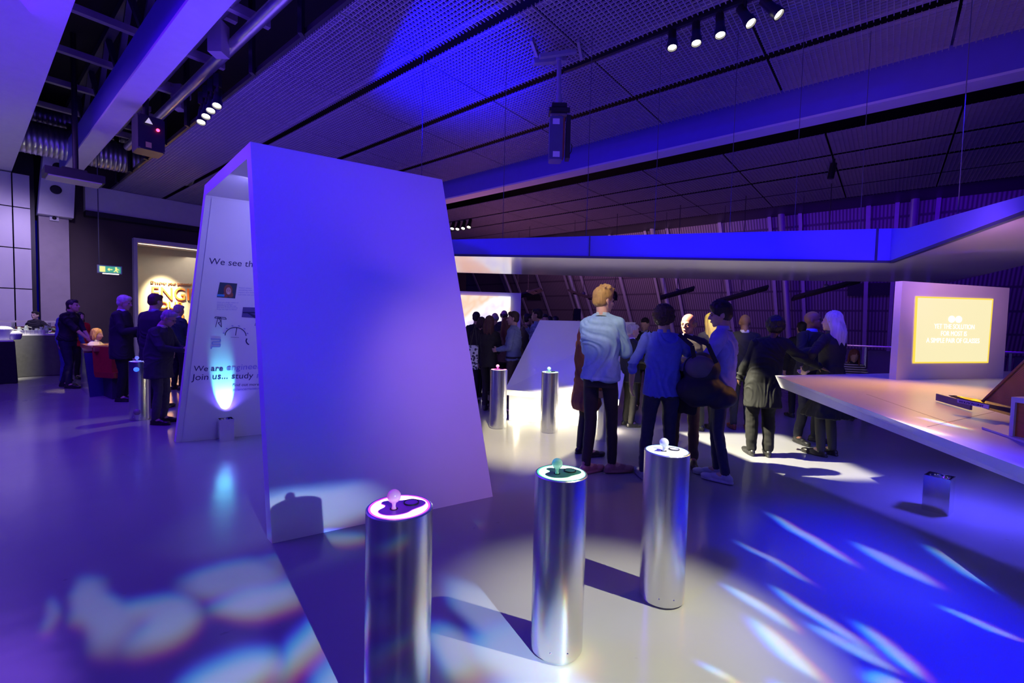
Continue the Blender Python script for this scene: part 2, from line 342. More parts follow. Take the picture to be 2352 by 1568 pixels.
# open mesh ceiling: egg-crate panels in rows, black gaps between the rows
def grid_rows(name, v0, v1, u0, u1, seams, cell=.068):
    bm = BM(); t = .0045; hz = .028
    for (a, b) in zip(seams, seams[1:]):
        a += .02; b -= .02
        k = a
        while k <= b + 1e-6:
            p, q = uv(k, v0), uv(k, v1)
            hexa(bm, [p-D*t+Z*CZ, p+D*t+Z*CZ, q+D*t+Z*CZ, q-D*t+Z*CZ], [p-D*t+Z*(CZ+hz), p+D*t+Z*(CZ+hz), q+D*t+Z*(CZ+hz), q-D*t+Z*(CZ+hz)]); k += cell
        k = v0+.03
        while k <= v1-.02:
            p, q = uv(a, k), uv(b, k)
            hexa(bm, [p-N*t+Z*CZ, p+N*t+Z*CZ, q+N*t+Z*CZ, q-N*t+Z*CZ], [p-N*t+Z*(CZ+hz), p+N*t+Z*(CZ+hz), q+N*t+Z*(CZ+hz), q-N*t+Z*(CZ+hz)]); k += cell
        for vv in (v0+.10, v1-.10):         # flat edge trims of each panel
            p, q = uv(a, vv), uv(b, vv)
            hexa(bm, [p-N*.03+Z*(CZ+hz), p+N*.03+Z*(CZ+hz), q+N*.03+Z*(CZ+hz), q-N*.03+Z*(CZ+hz)], [p-N*.03+Z*(CZ+hz+.01), p+N*.03+Z*(CZ+hz+.01), q+N*.03+Z*(CZ+hz+.01), q-N*.03+Z*(CZ+hz+.01)])
    return struct(name, bm, meshm)
se1 = [-8.3,-6.2,-4.1,-2.0,-.5,1.6,3.7,5.8,7.9,10.0,12.1,14.2,16.3,18.4,20.35]
for v0, v1 in ((3.27,4.60),(4.74,6.19),(6.33,7.72),(7.86,9.12)): grid_rows('ceiling', v0, v1, -8, 20.3, se1)
se2 = [-8.5,-6.5,-4.5,-2.5,-.85,1.2,3.2,5.2,7.2,9.2,11.2,13.2,15.2,17.2,20.35]
for v0, v1 in ((11.55,12.98),(13.12,14.35),(14.49,15.98),(16.12,17.5)): grid_rows('ceiling', v0, v1, -8, 20.3, se2, .08)
# dark deck above the mesh
bm = BM(); slab(bm, [uv(-9,-7), uv(24,-7), uv(24,24), uv(-9,24)], 7.6, 7.7); struct('ceiling', bm, dark)
# smooth white soffit on the far left
bm = BM(); slab(bm, [uv(-8,-7), uv(20.4,-7), uv(20.4,1.03), uv(-8,1.03)], CZ, CZ+.35); struct('ceiling', bm, white_matt)
# long box beams with concrete-coloured undersides
def beam(name, v0, v1, z0, z1, u0, u1):
    bm = BM(); hexa(bm, [uv(u0,v0,z0), uv(u0,v1,z0), uv(u1,v1,z0), uv(u1,v0,z0)], [uv(u0,v0,z1), uv(u0,v1,z1), uv(u1,v1,z1), uv(u1,v0,z1)]); return bm
web = mat('beam_web_bluelit', (.16,.13,.55), .5, var=.03)  # blue light falling on the beam sides, put into the web colour
o = thing('roof_beam', 'long pale box beam running across the top left of the ceiling void', 'beam', uv(6, 2.14, CZ))
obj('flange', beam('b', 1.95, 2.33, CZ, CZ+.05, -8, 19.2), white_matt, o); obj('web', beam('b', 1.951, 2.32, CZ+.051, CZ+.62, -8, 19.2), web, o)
o = thing('roof_beam', 'long pale box beam under the mesh ceiling, blue along its side', 'beam', uv(6, 9.6, 5.22))
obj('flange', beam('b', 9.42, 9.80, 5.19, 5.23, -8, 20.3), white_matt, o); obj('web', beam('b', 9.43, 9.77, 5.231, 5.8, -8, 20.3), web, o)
# steel trusses and services in the two open slots
tr = thing('roof_truss', 'dark steel roof truss with diagonals above the left pale beam', 'truss', uv(6, 2.1, 6.2))
bm = BM()
for z_ in (6.3, 7.35): bar(bm, uv(-7,2.1,z_), uv(19.5,2.1,z_), .16, .16)
obj('chord', bm, mat('blue_grey_steel', (.10,.10,.13), .5, .4), tr)
bm = BM()
for i in range(13):
    u = -6 + i*2.0; bar(bm, uv(u,2.1,6.3), uv(u+1.0,2.1,7.35), .09); bar(bm, uv(u+1.0,2.1,7.35), uv(u+2.0,2.1,6.3), .09)
obj('diagonal_brace', bm, MT['blue_grey_steel'], tr)
hang = thing('ceiling_hanger_frame', 'row of black hangers and cross rails in the dark slot beside the mesh', 'ceiling frame', uv(6, 3.0, 5.7))
for i in range(11):
    u = 1.5+i*1.7
    bm = BM(); bar(bm, uv(u,3.15,5.55), uv(u,3.15,7.6), .10, .06); obj('hanger', bm, black, hang)
for i in range(9):
    u = 2.0+i*2.0
    bm = BM(); bar(bm, uv(u,2.4,6.3), uv(u,3.3,6.3), .10, .14); obj('cross_rail', bm, concrete, hang)
bm = BM(); bar(bm, uv(0,3.22,5.62), uv(20,3.22,5.62), .05, .08); obj('edge_rail', bm, black, hang)
# cross joists visible through the other slot
js = thing('ceiling_joist_row', 'short pale joists crossing the black slot beyond the long beam', 'ceiling frame', uv(6, 10.6, 6))
for i in range(14):
    bm = BM(); u = -5+i*1.75; bar(bm, uv(u,9.8,6.0), uv(u,11.5,6.0), .07, .2); obj('joist', bm, concrete, js)
js = thing('ceiling_joist_row', 'pale cross joists in the open void at the top left', 'ceiling frame', uv(6, 1.4, 6))
for i in range(10):
    bm = BM(); u = 1.5+i*1.9; bar(bm, uv(u,-.5,6.75), uv(u,3.2,6.75), .12, .12); obj('joist', bm, concrete, js)
# ducts
def duct(label, a, b, r, group=None, ribs=True):
    a, b = Vector(a), Vector(b); L = (b-a).length; d = (b-a)/L; x, y = frame(d); prof = []
    n = max(2, int(L/.10)) if ribs else 2
    for i in range(n+1):
        h = L*i/n; prof += [(r, h), (r, h+L/n*.55), (r+.014, h+L/n*.75)] if ribs and i < n else [(r, h)]
    bm = BM(); lathe(bm, [(0,0)]+prof+[(0,L)], a, 28, (x, y, d)); return tag(obj('ventilation_duct', bm, galv, smooth='auto'), label, 'duct')
duct('fat ribbed silver duct crossing under the roof at the far left', uv(17.8,-.9,6.15), uv(17.8,4.9,6.15), .42)
duct('upper ribbed silver duct just behind the fat one at the far left', uv(18.9,-.9,7.1), uv(18.9,4.2,7.1), .30)
duct('long thin silver pipe in the dark slot beside the mesh ceiling', uv(-2,2.95,6.0), uv(16,2.95,6.0), .09, ribs=False)
duct('upper long thin silver pipe in the dark slot, above the other', uv(-2,2.7,6.35), uv(16,2.7,6.35), .10, ribs=False)
duct('wide round silver duct seen through the slot at the top right', uv(-5,10.5,6.4), uv(1,10.5,6.4), .40)
duct('round silver duct lying above the mesh at the upper right', uv(-5,8.3,6.7), uv(1.4,8.3,6.7), .35)
# far leaning glazed wall with mesh blinds and steel posts
WV = lambda z: 22.95 - z*.662
def wall_pt(u, z): return uv(u, WV(z), z)
blind = bpy.data.materials.new('mesh_blind'); blind.use_nodes = True; t = NT(blind.node_tree); b = t.n['Principled BSDF']
g = t.node('ShaderNodeTexCoord'); wv = t.node('ShaderNodeTexWave'); wv.inputs['Scale'].default_value = 3.2; wv.bands_direction = 'X'
mp = t.node('ShaderNodeMapping'); mp.inputs['Rotation'].default_value = (0,0,math.atan2(D.y, D.x)*-1); t.l.new(g.outputs['Object'], mp.inputs[0]); t.l.new(mp.outputs[0], wv.inputs['Vector'])
wv2 = t.node('ShaderNodeTexWave'); wv2.inputs['Scale'].default_value = .42; wv2.bands_direction = 'Z'; t.l.new(g.outputs['Object'], wv2.inputs['Vector'])
mx = t.node('ShaderNodeMix', data_type='RGBA'); t.l.new(t.m('MULTIPLY', wv.outputs[1], t.ramp(wv2.outputs[1], 0.0, .05)), mx.inputs[0]); mx.inputs[6].default_value = (.07,.055,.07,1); mx.inputs[7].default_value = (.22,.18,.20,1)
t.l.new(mx.outputs[2], b.inputs['Base Color']); b.inputs['Roughness'].default_value = .5; b.inputs['Metallic'].default_value = .3
bm = BM(); hexa(bm, [wall_pt(-14,0), wall_pt(24,0), wall_pt(24,0)+N*.2, wall_pt(-14,0)+N*.2], [wall_pt(-14,5.9), wall_pt(24,5.9), wall_pt(24,5.9)+N*.2, wall_pt(-14,5.9)+N*.2]); struct('wall_back', bm, blind)
bm = BM(); slab(bm, [uv(-14,17.6), uv(24,17.6), uv(24,19.6), uv(-14,19.6)], 5.62, 5.72); struct('trim_1', bm, black)
postm = mat('post_white', (.30,.28,.32), .4, .3); bluepost = mat('post_steel', (.5,.5,.55), .25, .8)
def post(u, w, m, label, r=None):
    bm = BM(); a, b_ = wall_pt(u, .0)-N*.12, wall_pt(u, 5.7)-N*.12
    if r: tube(bm, a-N*.2, b_-N*.2, r, seg=14)
    else: bar(bm, a, b_, w, .05, up=N)
    return tag(obj('window_post', bm, m, smooth='auto' if r else False), label, 'post', 'posts of the far leaning window wall')
# pairs of pale straps with a round column between, then single straps
for i, (x, y) in enumerate(((1165,630),(1320,650),(1531,660),(1808,660),(2100,480))):
    p = atpl(x, y, wall_pt(0,0), (wall_pt(0,1)-wall_pt(0,0)).cross(D).normalized()); u = p.dot(D)
    nm = ['first','second','third','fourth','fifth'][i]
    post(u+.42, .11, postm, 'left strap of the %s strap pair on the leaning window wall' % nm)
    post(u-.55, .11, postm, 'right strap of the %s strap pair on the leaning window wall' % nm)
    post(u, 0, bluepost, 'round steel column of the %s strap pair on the leaning window wall' % nm, r=.11)
for i, (x, y) in enumerate(((1098,650),(1240,645),(1435,670),(1672,650),(1990,640))):
    p = atpl(x, y, wall_pt(0,0), (wall_pt(0,1)-wall_pt(0,0)).cross(D).normalized()); u = p.dot(D)
    post(u, .12, postm, '%s lone pale strap from the left on the leaning window wall' % ['first','second','third','fourth','fifth'][i])
# black panels in the wall
for (x, y, w, h, lb) in ((1225,682,1.0,.35,'black flat vent panel on the window wall right of the picture screen'),(2010,664,1.6,.5,'black flat vent panel on the window wall left of the amber screen')):
    p = atpl(x, y, wall_pt(0,0)-N*.08, (wall_pt(0,1)-wall_pt(0,0)).cross(D).normalized())
    up = (wall_pt(0,1)-wall_pt(0,0)).normalized(); bm = BM(); bar(bm, p-D*w/2, p+D*w/2, .04, h, up=up); tag(obj('vent_panel', bm, black), lb, 'panel')
# railing in front of the window wall
rl = thing('glass_railing', 'low steel railing with panels along the far window wall at right', 'railing', uv(-2, 17.5, 0))
bm = BM(); tube(bm, uv(2.2,17.5,1.05), uv(-8,17.5,1.05), .03, seg=10); obj('handrail', bm, steel, rl, True)
railpanel = mat('smoked_panel', (.16,.12,.20), .2, .1, var=.03)
for i in range(7):
    u = 2.0-i*1.5
    bm = BM(); bar(bm, uv(u,17.5,0), uv(u,17.5,1.02), .05, .03, up=N); obj('baluster', bm, steel, rl)
    if i < 6: bm = BM(); bar(bm, uv(u-.08,17.52,.5), uv(u-1.42,17.52,.5), .012, .86); obj('infill_panel', bm, railpanel, rl)
bm = BM(); slab(bm, [uv(-14,19.0), uv(24,19.0), uv(24,19.2), uv(-14,19.2)], 5.72, 7.6); struct('trim_4', bm, black)
# left end wall: white tile cladding
tile = bpy.data.materials.new('white_panel_cladding'); tile.use_nodes = True; t = NT(tile.node_tree); b = t.n['Principled BSDF']
b.inputs['Base Color'].default_value = (.66,.64,.68,1); b.inputs['Roughness'].default_value = .35
tn = t.node('ShaderNodeTexNoise'); tn.inputs['Scale'].default_value = 1.3
tm = t.node('ShaderNodeMix', data_type='RGBA'); t.l.new(tn.outputs[0], tm.inputs[0]); tm.inputs[6].default_value = (.62,.60,.64,1); tm.inputs[7].default_value = (.70,.68,.72,1); t.l.new(tm.outputs[2], b.inputs['Base Color'])
tl = thing('wall_cladding', 'white square panels cladding the wall behind the bar at far left', 'cladding', uv(20.1, -2, 0))
bm = BM(); wallbox(bm, 20.25, 20.6, -7, 1.5, 0, 7.6); wallbox(bm, 20.9, 21.0, 1.4, 3.0, 4.4, 7.6); struct('wall_left', bm, black)
vs = [1.40,1.03,-.17,-1.37,-2.57,-3.77]; zs = [.03,.99,2.19,3.39,4.59,5.58]
for i in range(5):
    for j in range(5):
        bm = BM(); box(bm, uv(20.0, (vs[i]+vs[i+1])/2, (zs[j]+zs[j+1])/2), (.05, vs[i]-vs[i+1]-.03, zs[j+1]-zs[j]-.03), (D, N)); obj('cladding_panel', bm, tile, tl)
bm = BM(); wallbox(bm, 20.0,20.5,1.56,2.22,0,4.5); struct('wall_pier', bm, concrete)
bm = BM(); wallbox(bm, 20.3,20.6,2.22,3.82,0,7.6); wallbox(bm, 20.3,20.6,3.82,20,4.05,7.6); wallbox(bm, 20.3,20.6,7.4,20,0,4.05); struct('wall_end', bm, brownwall)
bm = BM(); wallbox(bm, 19.9,20.28,2.6,12,4.78,5.58); o = struct('trim_2', bm, white_matt)
bm = BM(); wallbox(bm, 19.85,20.28,2.6,12,4.62,4.78); struct('trim_3', bm, black)
# steel bracket with round holes above the pier
bk = tag(obj('beam_bracket', (lambda b: (hexa(b, [uv(19.7,1.52,4.45),uv(20.2,1.52,4.45),uv(20.2,2.3,4.45),uv(19.7,2.3,4.45)], [uv(19.2,1.68,6.7),uv(19.9,1.68,6.7),uv(19.9,2.35,6.7),uv(19.2,2.35,6.7)]), b)[1])(BM()), white_matt), 'tapered pale end bracket of the beam with two dark round holes', 'bracket')
for z_, v_ in ((5.2,1.9),(5.85,1.95)):
    bm = BM(); lathe(bm, [(0,0),(.13,0),(.13,.02),(.10,.03),(0,.03)], uv(19.66-(z_-4.45)*.222+.02, v_, z_), 20, (N, Z, -D)); obj('round_hole', bm, black, bk)
cm = tag(obj('security_camera', (lambda b: (box(b, uv(19.95,1.89,4.40), (.08,.2,.16), (D,N)), b)[1])(BM()), white_matt), 'small white security camera plate at the top of the concrete pier', 'camera')
bm = BM(); ball(bm, uv(19.9,1.89,4.40), .05); obj('camera_dome', bm, black, cm, True)
# lit exhibition room behind the end wall
room = mat('grey_room_paint', (.34,.32,.29), .7, var=.03)
bm = BM(); wallbox(bm, 22.6,22.8,3.2,9.5,0,4.6); wallbox(bm, 20.6,22.6,3.2,3.3,0,4.6); wallbox(bm, 20.6,22.6,9.4,9.5,0,4.6); struct('wall_exhibit', bm, room)
bm = BM(); wallbox(bm, 20.6,22.8,3.2,9.5,4.15,4.25); struct('ceiling', bm, white_matt)
op = thing('opening_frame', 'slim pale frame around the lit exhibition entrance on the end wall', 'frame', uv(20.2,3.85,0))
bm = BM(); wallbox(bm, 20.05,20.32,3.82,3.92,0,4.12); obj('jamb', bm, white_matt, op)
bm = BM(); wallbox(bm, 20.05,20.32,3.92,7.4,3.98,4.12); obj('header', bm, white_matt, op)
bm = BM(); wallbox(bm, 21.2,21.35,4.2,9.0,4.08,4.14); o = obj('strip_light', bm, mat('strip_glow', (1,1,1), .5, emit=(1,.85,.7), es=2.5)); tag(o, 'thin glowing strip light on the ceiling of the exhibition room', 'light')
orange = mat('orange_letter', (.72,.16,.03), .5)
for body, x, y, h in (('Discover your potential', 346, 650, .10), ('ENGINEER', 346, 686, .50), ('YOUR', 346, 707, .28), ('FUTURE', 346, 744, .48)):
    p = atu(x, y, 22.55)
    o = text('exhibition_lettering', body, p, N, Z, h, orange if h > .2 else mat('rust_letter', (.35,.12,.05), .5), ext=.03, wscale=.82 if h > .4 else 1)
    tag(o, 'wall lettering reading %s on the glowing exhibition wall' % body, 'sign')
spot('exhibit_glare', uv(21.2, 5.0, 3.9), uv(22.6, 5.25, 2.0), 46, (1.0,0.80,0.42), 3200, 0.9, 0.1)
area('exhibit_fill', uv(21.6, 6, 3.9), uv(21.6, 6, 0), 1.5, 4.0, (1.0,0.85,0.65), 70)
# ================================================================== PORTAL
A = atz(625,1248,0); B = atz(1132,1140,0); E3 = atz(1018,418,3.05); D3 = atz(575,325,3.05); F3 = atz(470,425,3.05); C0 = atz(400,1012,0)
e1 = (B-A).normalized(); L1 = (B-A).length           # tunnel direction
e2 = (C0-A).normalized()
pt = thing('tunnel_portal', 'tall white leaning archway with walk-through opening, blue lit, in front of the camera', 'portal', (A+C0)/2 + e1*L1/2)
def prism(bm, prof, p0, dr, L):      # prof: points, extruded
    n = len(prof); a = [bm.verts.new(p) for p in prof]; b = [bm.verts.new(p + dr*L) for p in prof]
    bm.faces.new(a); bm.faces.new(b[::-1])
    for i in range(n): bm.faces.new((a[i], a[(i+1)%n], b[(i+1)%n], b[i]))
th = .10
A0 = A; Din = D3.copy(); top_in = 2.92
def lerp(p, q, t): return p + (q-p)*t
i_near_b = A + e2*th*1.05; i_near_t = lerp(A, D3, top_in/3.05) + e2*th*1.15
i_far_b = C0 - e2*th*1.05; i_far_t = lerp(C0, F3, top_in/3.05) - e2*th*1.15
LN = L1; rr = lambda p: p
# the far leg is as deep as the near one
bm = BM(); prism(bm, [A, D3, lerp(D3, F3, .04), i_near_t, i_near_b], None, e1, LN); obj('near_wall', bm, white, pt)
bm = BM(); prism(bm, [lerp(D3, F3, .0402), lerp(D3, F3, .9598), i_far_t, i_near_t], None, e1, LN); obj('lintel', bm, white, pt)
bm = BM(); prism(bm, [C0, i_far_b, i_far_t, lerp(D3, F3, .96), F3], None, e1, LN); fw_ = obj('far_wall', bm, white, pt)
# graphics panel on the far wall's inner face
upv = (i_far_t - i_far_b).normalized(); nrm = e1.cross(upv).normalized()
if nrm.dot(A-C0) < 0: nrm = -nrm
gp_o = i_far_b + nrm*.012
bm = BM()
q0, q1 = i_far_b + e1*.06 + nrm*.001, i_far_b + e1*(LN-.06) + nrm*.001
Lh = (i_far_t-i_far_b).length - .03
hexa(bm, [q0, q1, q1+upv*Lh, q0+upv*Lh], [p + nrm*.010 for p in (q0, q1, q1+upv*Lh, q0+upv*Lh)])
gpan = obj('graphic_panel', bm, mat('printed_white', (.74,.74,.77), .35, var=.01), pt)
navy = mat('navy_print', (.02,.02,.10), .5); paleprint = mat('pale_print', (.30,.28,.62), .5)
def gpt(x, y): return atpl(x, y, gp_o, nrm) 
def cap(x, y0, y1): return (gpt(x, y0)-gpt(x, y1)).length
def gtext(body, x, y, h, m, sp=1.0): return text('lettering', body, gpt(x, y), e1, upv, h, m, gpan, ext=.001, space=sp)
def fit(body, x0, x1, y0, y1, m, wt):
    # width-fitted line
    p, q = gpt(x0, y0), gpt(x1, y1); o = text('lettering', body, p, (q-p), upv, .1, m, None, ext=.001)
    w = max((v.co-p).dot((q-p).normalized()) for v in o.data.vertices); s = wt if wt else (q-p).length/w
    M = Matrix.Translation(p) @ Matrix.Scale(s, 4) @ Matrix.Translation(-p); o.data.transform(M); attach(o, gpan); return o
fit('We see the', 479, 592, 606, 614, navy, None)
fit('We are', 444, 512, 852, 852, navy, None); fit('engineer', 519, 600, 851, 846, paleprint, None)
fit('Join us... study', 441, 582, 873, 868, navy, None); fit('m', 588, 606, 868, 867, paleprint, None)
fit('Find out more:', 533, 597, 887, 885, navy, None); fit('sciencemuseum', 534, 601, 898, 893, paleprint, None)
for i, ln in enumerate(("There's always", 'something new, I can', 'explore new challenges', 'and meet new people')):
    fit(ln, 548-i*.3, 548+[30,42,44,42][i], 662+i*5.2, 663+i*5.2, paleprint, None)
for i, ln in enumerate(('When you design, makers or', 'materials, or machines', 'something on the top', 'they have to think of all the', 'things that might be affected')):
    fit(ln, 498, 498+[50,36,44,48,46][i], 695+i*4.0, 696+i*4.0, paleprint, None)
def gquad(name, pts, m, off=.002, label=None):
    bm = BM(); P = [gpt(*p) for p in pts]; n = len(P); a = [bm.verts.new(p) for p in P]; b = [bm.verts.new(p + nrm*off) for p in P]
    bm.faces.new(a[::-1]); bm.faces.new(b)
    for i in range(n): bm.faces.new((a[i], a[(i+1)%n], b[(i+1)%n], b[i]))
    return obj(name, bm, m, gpan, label=label)
ph1 = gquad('portrait_photo', [(505,648),(545,651),(540,685),(498,682)], mat('photo_dark_green', (.03,.06,.09), .5), label='small portrait photo of a smiling person with reddish hair')
def disc(x, y, rx, ry, m, lift, name='photo_shape'):
    c = gpt(x, y) + nrm*lift; ex = (gpt(x+1, y)-gpt(x, y)); ey = (gpt(x, y-1)-gpt(x, y)); bm = BM()
    v = [bm.verts.new(c + ex*rx*math.cos(a) + ey*ry*math.sin(a)) for a in [2*math.pi*i/24 for i in range(24)]]
    w = [bm.verts.new(p.co + nrm*.0008) for p in v]; bm.faces.new(v[::-1]); bm.faces.new(w)
    for i in range(24): bm.faces.new((v[i], v[(i+1)%24], w[(i+1)%24], w[i]))
    return obj(name, bm, m, gpan)
disc(524, 666, 10, 13, mat('photo_hair', (.28,.09,.05), .6), .0024); disc(519, 677, 7, 6, MT['photo_hair'], .0024); disc(530, 677, 6, 6, MT['photo_hair'], .0024)
disc(525, 668, 6, 8.5, mat('photo_face', (.62,.36,.30), .6), .0034); disc(525, 672.5, 2.6, .9, mat('photo_teeth', (.8,.7,.68), .6), .0046)
disc(522.4, 666, .9, .7, navy, .0046); disc(527.8, 666.4, .9, .7, navy, .0046)
gquad('caption_strip', [(499,675),(516,676),(515,681),(498,680)], mat('cyan_strip', (.05,.30,.60), .5), .004)
gquad('landscape_photo', [(558,705),(594,706),(594,730),(555,728)], mat('photo_dusk', (.10,.08,.26), .5), label='small landscape photo of a road at dusk')
gquad('photo_shape', [(558,716),(594,716),(594,719),(557,719)], navy, .003); gquad('photo_shape', [(567,718),(572,718),(594,727),(594,730),(584,730)], navy, .003)
def gline(name, pts, w, m=navy):
    bm = BM()
    for p, q in zip(pts, pts[1:]):
        a, b = gpt(*p)+nrm*.001, gpt(*q)+nrm*.001; bar(bm, a, b, w, .002, up=nrm)
    return obj(name, bm, m, gpan)
gline('pylon_drawing', [(495,751),(501,728),(507,728),(509,751),(501,741),(508,738),(502,731),(508,728)], .006); gline('pylon_drawing', [(493,730),(520,733),(518,729),(495,727),(493,730)], .006)
gline('gauge_drawing', [(517+(1-math.cos(a))*24, 770-math.sin(a)*19+math.sin(a/2)*1) for a in [math.pi*i/16 for i in range(17)]], .009)
gline('gauge_drawing', [(541,770),(544,752)], .008); gline('gauge_drawing', [(530,774),(549,775)], .003)
for a in range(6):
    t_ = math.pi*(.08+a*.17); x, y = 541-math.cos(t_)*28, 770-math.sin(t_)*23; gline('gauge_drawing', [(x-2,y),(x+2,y+1)], .012, paleprint)
gline('pipe_drawing', [(484,778),(506,779),(506,784),(488,785),(487,790),(506,790),(505,796),(486,796),(485,801)], .014, paleprint)
gline('handset_drawing', [(567,777),(565,783),(568,789),(572,791)], .014)
gline('tree_drawing', [(585,747),(588,740),(590,747),(585,747),(588,747),(588,752)], .004)
disc(500.5, 699-0, .1, .1, navy, .002)

# ================================================================== UPLIGHTERS
def uplighter(loc, rz, label, s=1.0):
    t_ = thing('floor_uplighter', label, 'lamp', loc, rz, 'metal box uplighters on the floor', True)
    bm = BM(); w, h = .13*s, .24*s
    for a, b_, c, d_ in ((-w/2,0,.006,w),(w/2,0,.006,w),(0,-w/2,w,.006),(0,w/2,w,.006)): box(bm, (a,b_,h/2), (c,d_,h))
    bmesh.ops.bevel(bm, geom=bm.edges[:], offset=.0015, segments=1)
    obj('casing', bm, chrome, t_)
    bm = BM(); lathe(bm, [(0,0),(.045*s,0),(.055*s,.05*s)], (0,0,h-.055*s), 20); obj('reflector', bm, chrome, t_, True)
    bm = BM(); box(bm, (0,0,h-.06*s), (w-.01,w-.01,.006)); obj('base_plate', bm, black, t_)
    return t_
u1 = atz(519,1003,0); u1 = u1 + Vector((nrm.x,nrm.y,0)).normalized()*.19; uplighter((u1.x,u1.y,0), math.atan2(e1.y,e1.x)+.15, 'polished metal box uplighter at the foot of the archway graphics, cyan glow above', 1.15)
u2 = atz(2153,1172,0); uplighter((u2.x,u2.y,0), .62, 'polished metal box uplighter on the blue floor below the display table', 1.3)
tgt = gpt(517, 905)
spot('uplight_cyan', (u1.x, u1.y, .29), gpt(516,918), 40, (0.16,0.85,1.0), 130, .35, .015)
spot('uplight_cyan_spill', (u1.x, u1.y, .30), tgt + upv*.4, 110, (0.16,0.10,1.0), 16, 1.0, .02)
spot('uplight_blue_table', (u2.x, u2.y, .32), (u2.x+.1, u2.y+.5, 1.2), 100, (0.15,0.25,1.0), 18, 1.0, .02)

# ================================================================== PILLARS
def glow(name, col, s, base=.8): return mat(name, (base,base,base), .4, emit=col, es=s, var=0)
def pillar(loc, rz, label, core, rim, plate, ballm, h=.86, r=.125, extra=False, ballcore=None):
    t_ = thing('interactive_pillar', label, 'pillar', loc, rz, 'steel pillars with glowing tops', True)
    bm = BM(); lathe(bm, [(0,0),(r-.012,0),(r-.012,.012),(r,.012),(r,h-.004),(r-.004,h),(r-.010,h),(r-.010,h-.012),(0,h-.012)], seg=72); obj('steel_tube', bm, steel, t_, 'auto')
    bm = BM(); lathe(bm, [(r-.018,h-.010),(r-.018,h),(r-.0105,h),(r-.0105,h-.010)], seg=72); obj('glowing_rim', bm, rim, t_)
    bm = BM(); lathe(bm, [(0,h-.010),(0,h-.002),(r-.018,h-.002),(r-.018,h-.010)], seg=72); obj('glowing_top', bm, core, t_)
    def peanut(g, z0, z1):
        out = [(-.078,-.022),(-.070,-.050),(-.046,-.069),(-.012,-.073),(.022,-.062),(.045,-.040),(.066,-.025),(.088,-.008),(.099,.016),(.090,.040),(.066,.055),(.036,.060),(.008,.058),(-.018,.060),(-.040,.066),(-.062,.060),(-.066,.042),(-.053,.024),(-.056,.006)]
        cx_, cy_ = 0, 0; bm = BM(); n = len(out); pts = []
        for i in range(n):
            p0, p1, p2, p3 = [Vector((*out[(i+j)%n], 0)) for j in (-1,0,1,2)]
            for k in range(4):
                t2 = k/4; pts.append(.5*((2*p1)+(p2-p0)*t2+(2*p0-5*p1+4*p2-p3)*t2*t2+(3*p1-p0-3*p2+p3)*t2**3))
        m_ = len(pts); vv = []
        for i in range(m_):
            tg = (pts[(i+1)%m_]-pts[i-1]).normalized(); vv.append(pts[i] + Vector((tg.y,-tg.x,0))*g)
        slab(bm, [(v.x, v.y) for v in vv], z0, z1); return bm
    obj('glow_outline', peanut(.0022, h-.003, h-.0008), rim, t_)
    ct = obj('control_plate', peanut(0, h-.003, h+.001), plate, t_)
    bm = BM(); lathe(bm, [(0,h+.001),(.009,h+.001),(.009,h+.006),(.0065,h+.012),(.0075,h+.020),(.010,h+.030)], (-.022,-.020,0), 20); obj('stick', bm, ballm, ct, True)
    bm = BM(); ball(bm, (-.022,-.020,h+.050), .0255); obj('ball_knob', bm, ballm, ct, True)
    bm = BM(); lathe(bm, [(.0265,h+.001),(.0265,h+.0065),(.0295,h+.0065),(.0295,h+.001)], (.045,.022,0), 30); lathe(bm, [(.011,h+.0012),(.011,h+.003),(.015,h+.003),(.015,h+.0012)], (-.022,-.020,0), 20); obj('button_ring', bm, black, ct, 'auto')
    bm = BM(); lathe(bm, [(0,h+.001),(0,h+.005),(.025,h+.005),(.026,h+.001)], (.045,.022,0), 30); obj('push_button', bm, plate, ct, 'auto')
    for a in (-1.9, -1.25): bm = BM(); ball(bm, (math.cos(a)*r, math.sin(a)*r, .055), .0045, u=8, v=6); obj('screw', bm, chrome, t_, True)
    if extra:
        bm = BM(); lathe(bm, [(0,0),(.030,0),(.034,-.006),(.034,-.02)], (.0,-r-.004,h-.11), 24, (Vector((1,0,0)), Z, Vector((0,-1,0)))); obj('blue_button', bm, glow('blue_button_glow', (.02,.15,1), 1.6), t_, True)
        bm = BM(); lathe(bm, [(0,.002),(.042,.002),(.045,-.01)], (.0,-r-.004,.13), 24, (Vector((1,0,0)), Z, Vector((0,-1,0)))); obj('speaker_grille', bm, mat('grille_grey', (.35,.33,.30), .6, .3, scale=200, var=.3), t_, True)
    return t_
mag_c, mag_r = glow('magenta_core', (1,.62,1), 3.2), glow('magenta_rim', (1,0,1), 1.3)
grn_c, grn_r = glow('green_core', (.75,1,.80), 3.0), glow('green_rim', (0,1,.22), 1.0)
cyn_c, cyn_r = glow('cyan_core', (.75,.97,1), 2.6), glow('cyan_rim', (.05,.75,1), 1.2)
blu_c, blu_r = glow('blue_core', (.15,.3,1), 2.0), glow('blue_rim', (.05,.1,1), 1.2)
p_m = mat('plate_purple', (.34,.04,.52), .3); p_g = mat('plate_green', (.04,.20,.13), .3); p_w = mat('plate_white', (.62,.64,.66), .3)
def tinted(name, col, s): return mat(name, (.55,.55,.6), .22, var=0, emit=col, es=s)
b_m = tinted('ball_magenta', (1,0,.9), .28); b_g = tinted('ball_green', (0,1,.4), .22); b_w = tinted('ball_white', (.6,.8,1), .12)
T = atz
def at_top(x, y): p = atz(x, y, .86); return (p.x, p.y, 0)
pillar(at_top(918,1163), .28, 'nearest steel pillar with a glowing magenta top and ball stick, cut by the frame', mag_c, mag_r, p_m, b_m)
pillar(at_top(1289,1085), .0, 'middle front steel pillar with a glowing green top', grn_c, grn_r, p_g, b_g)
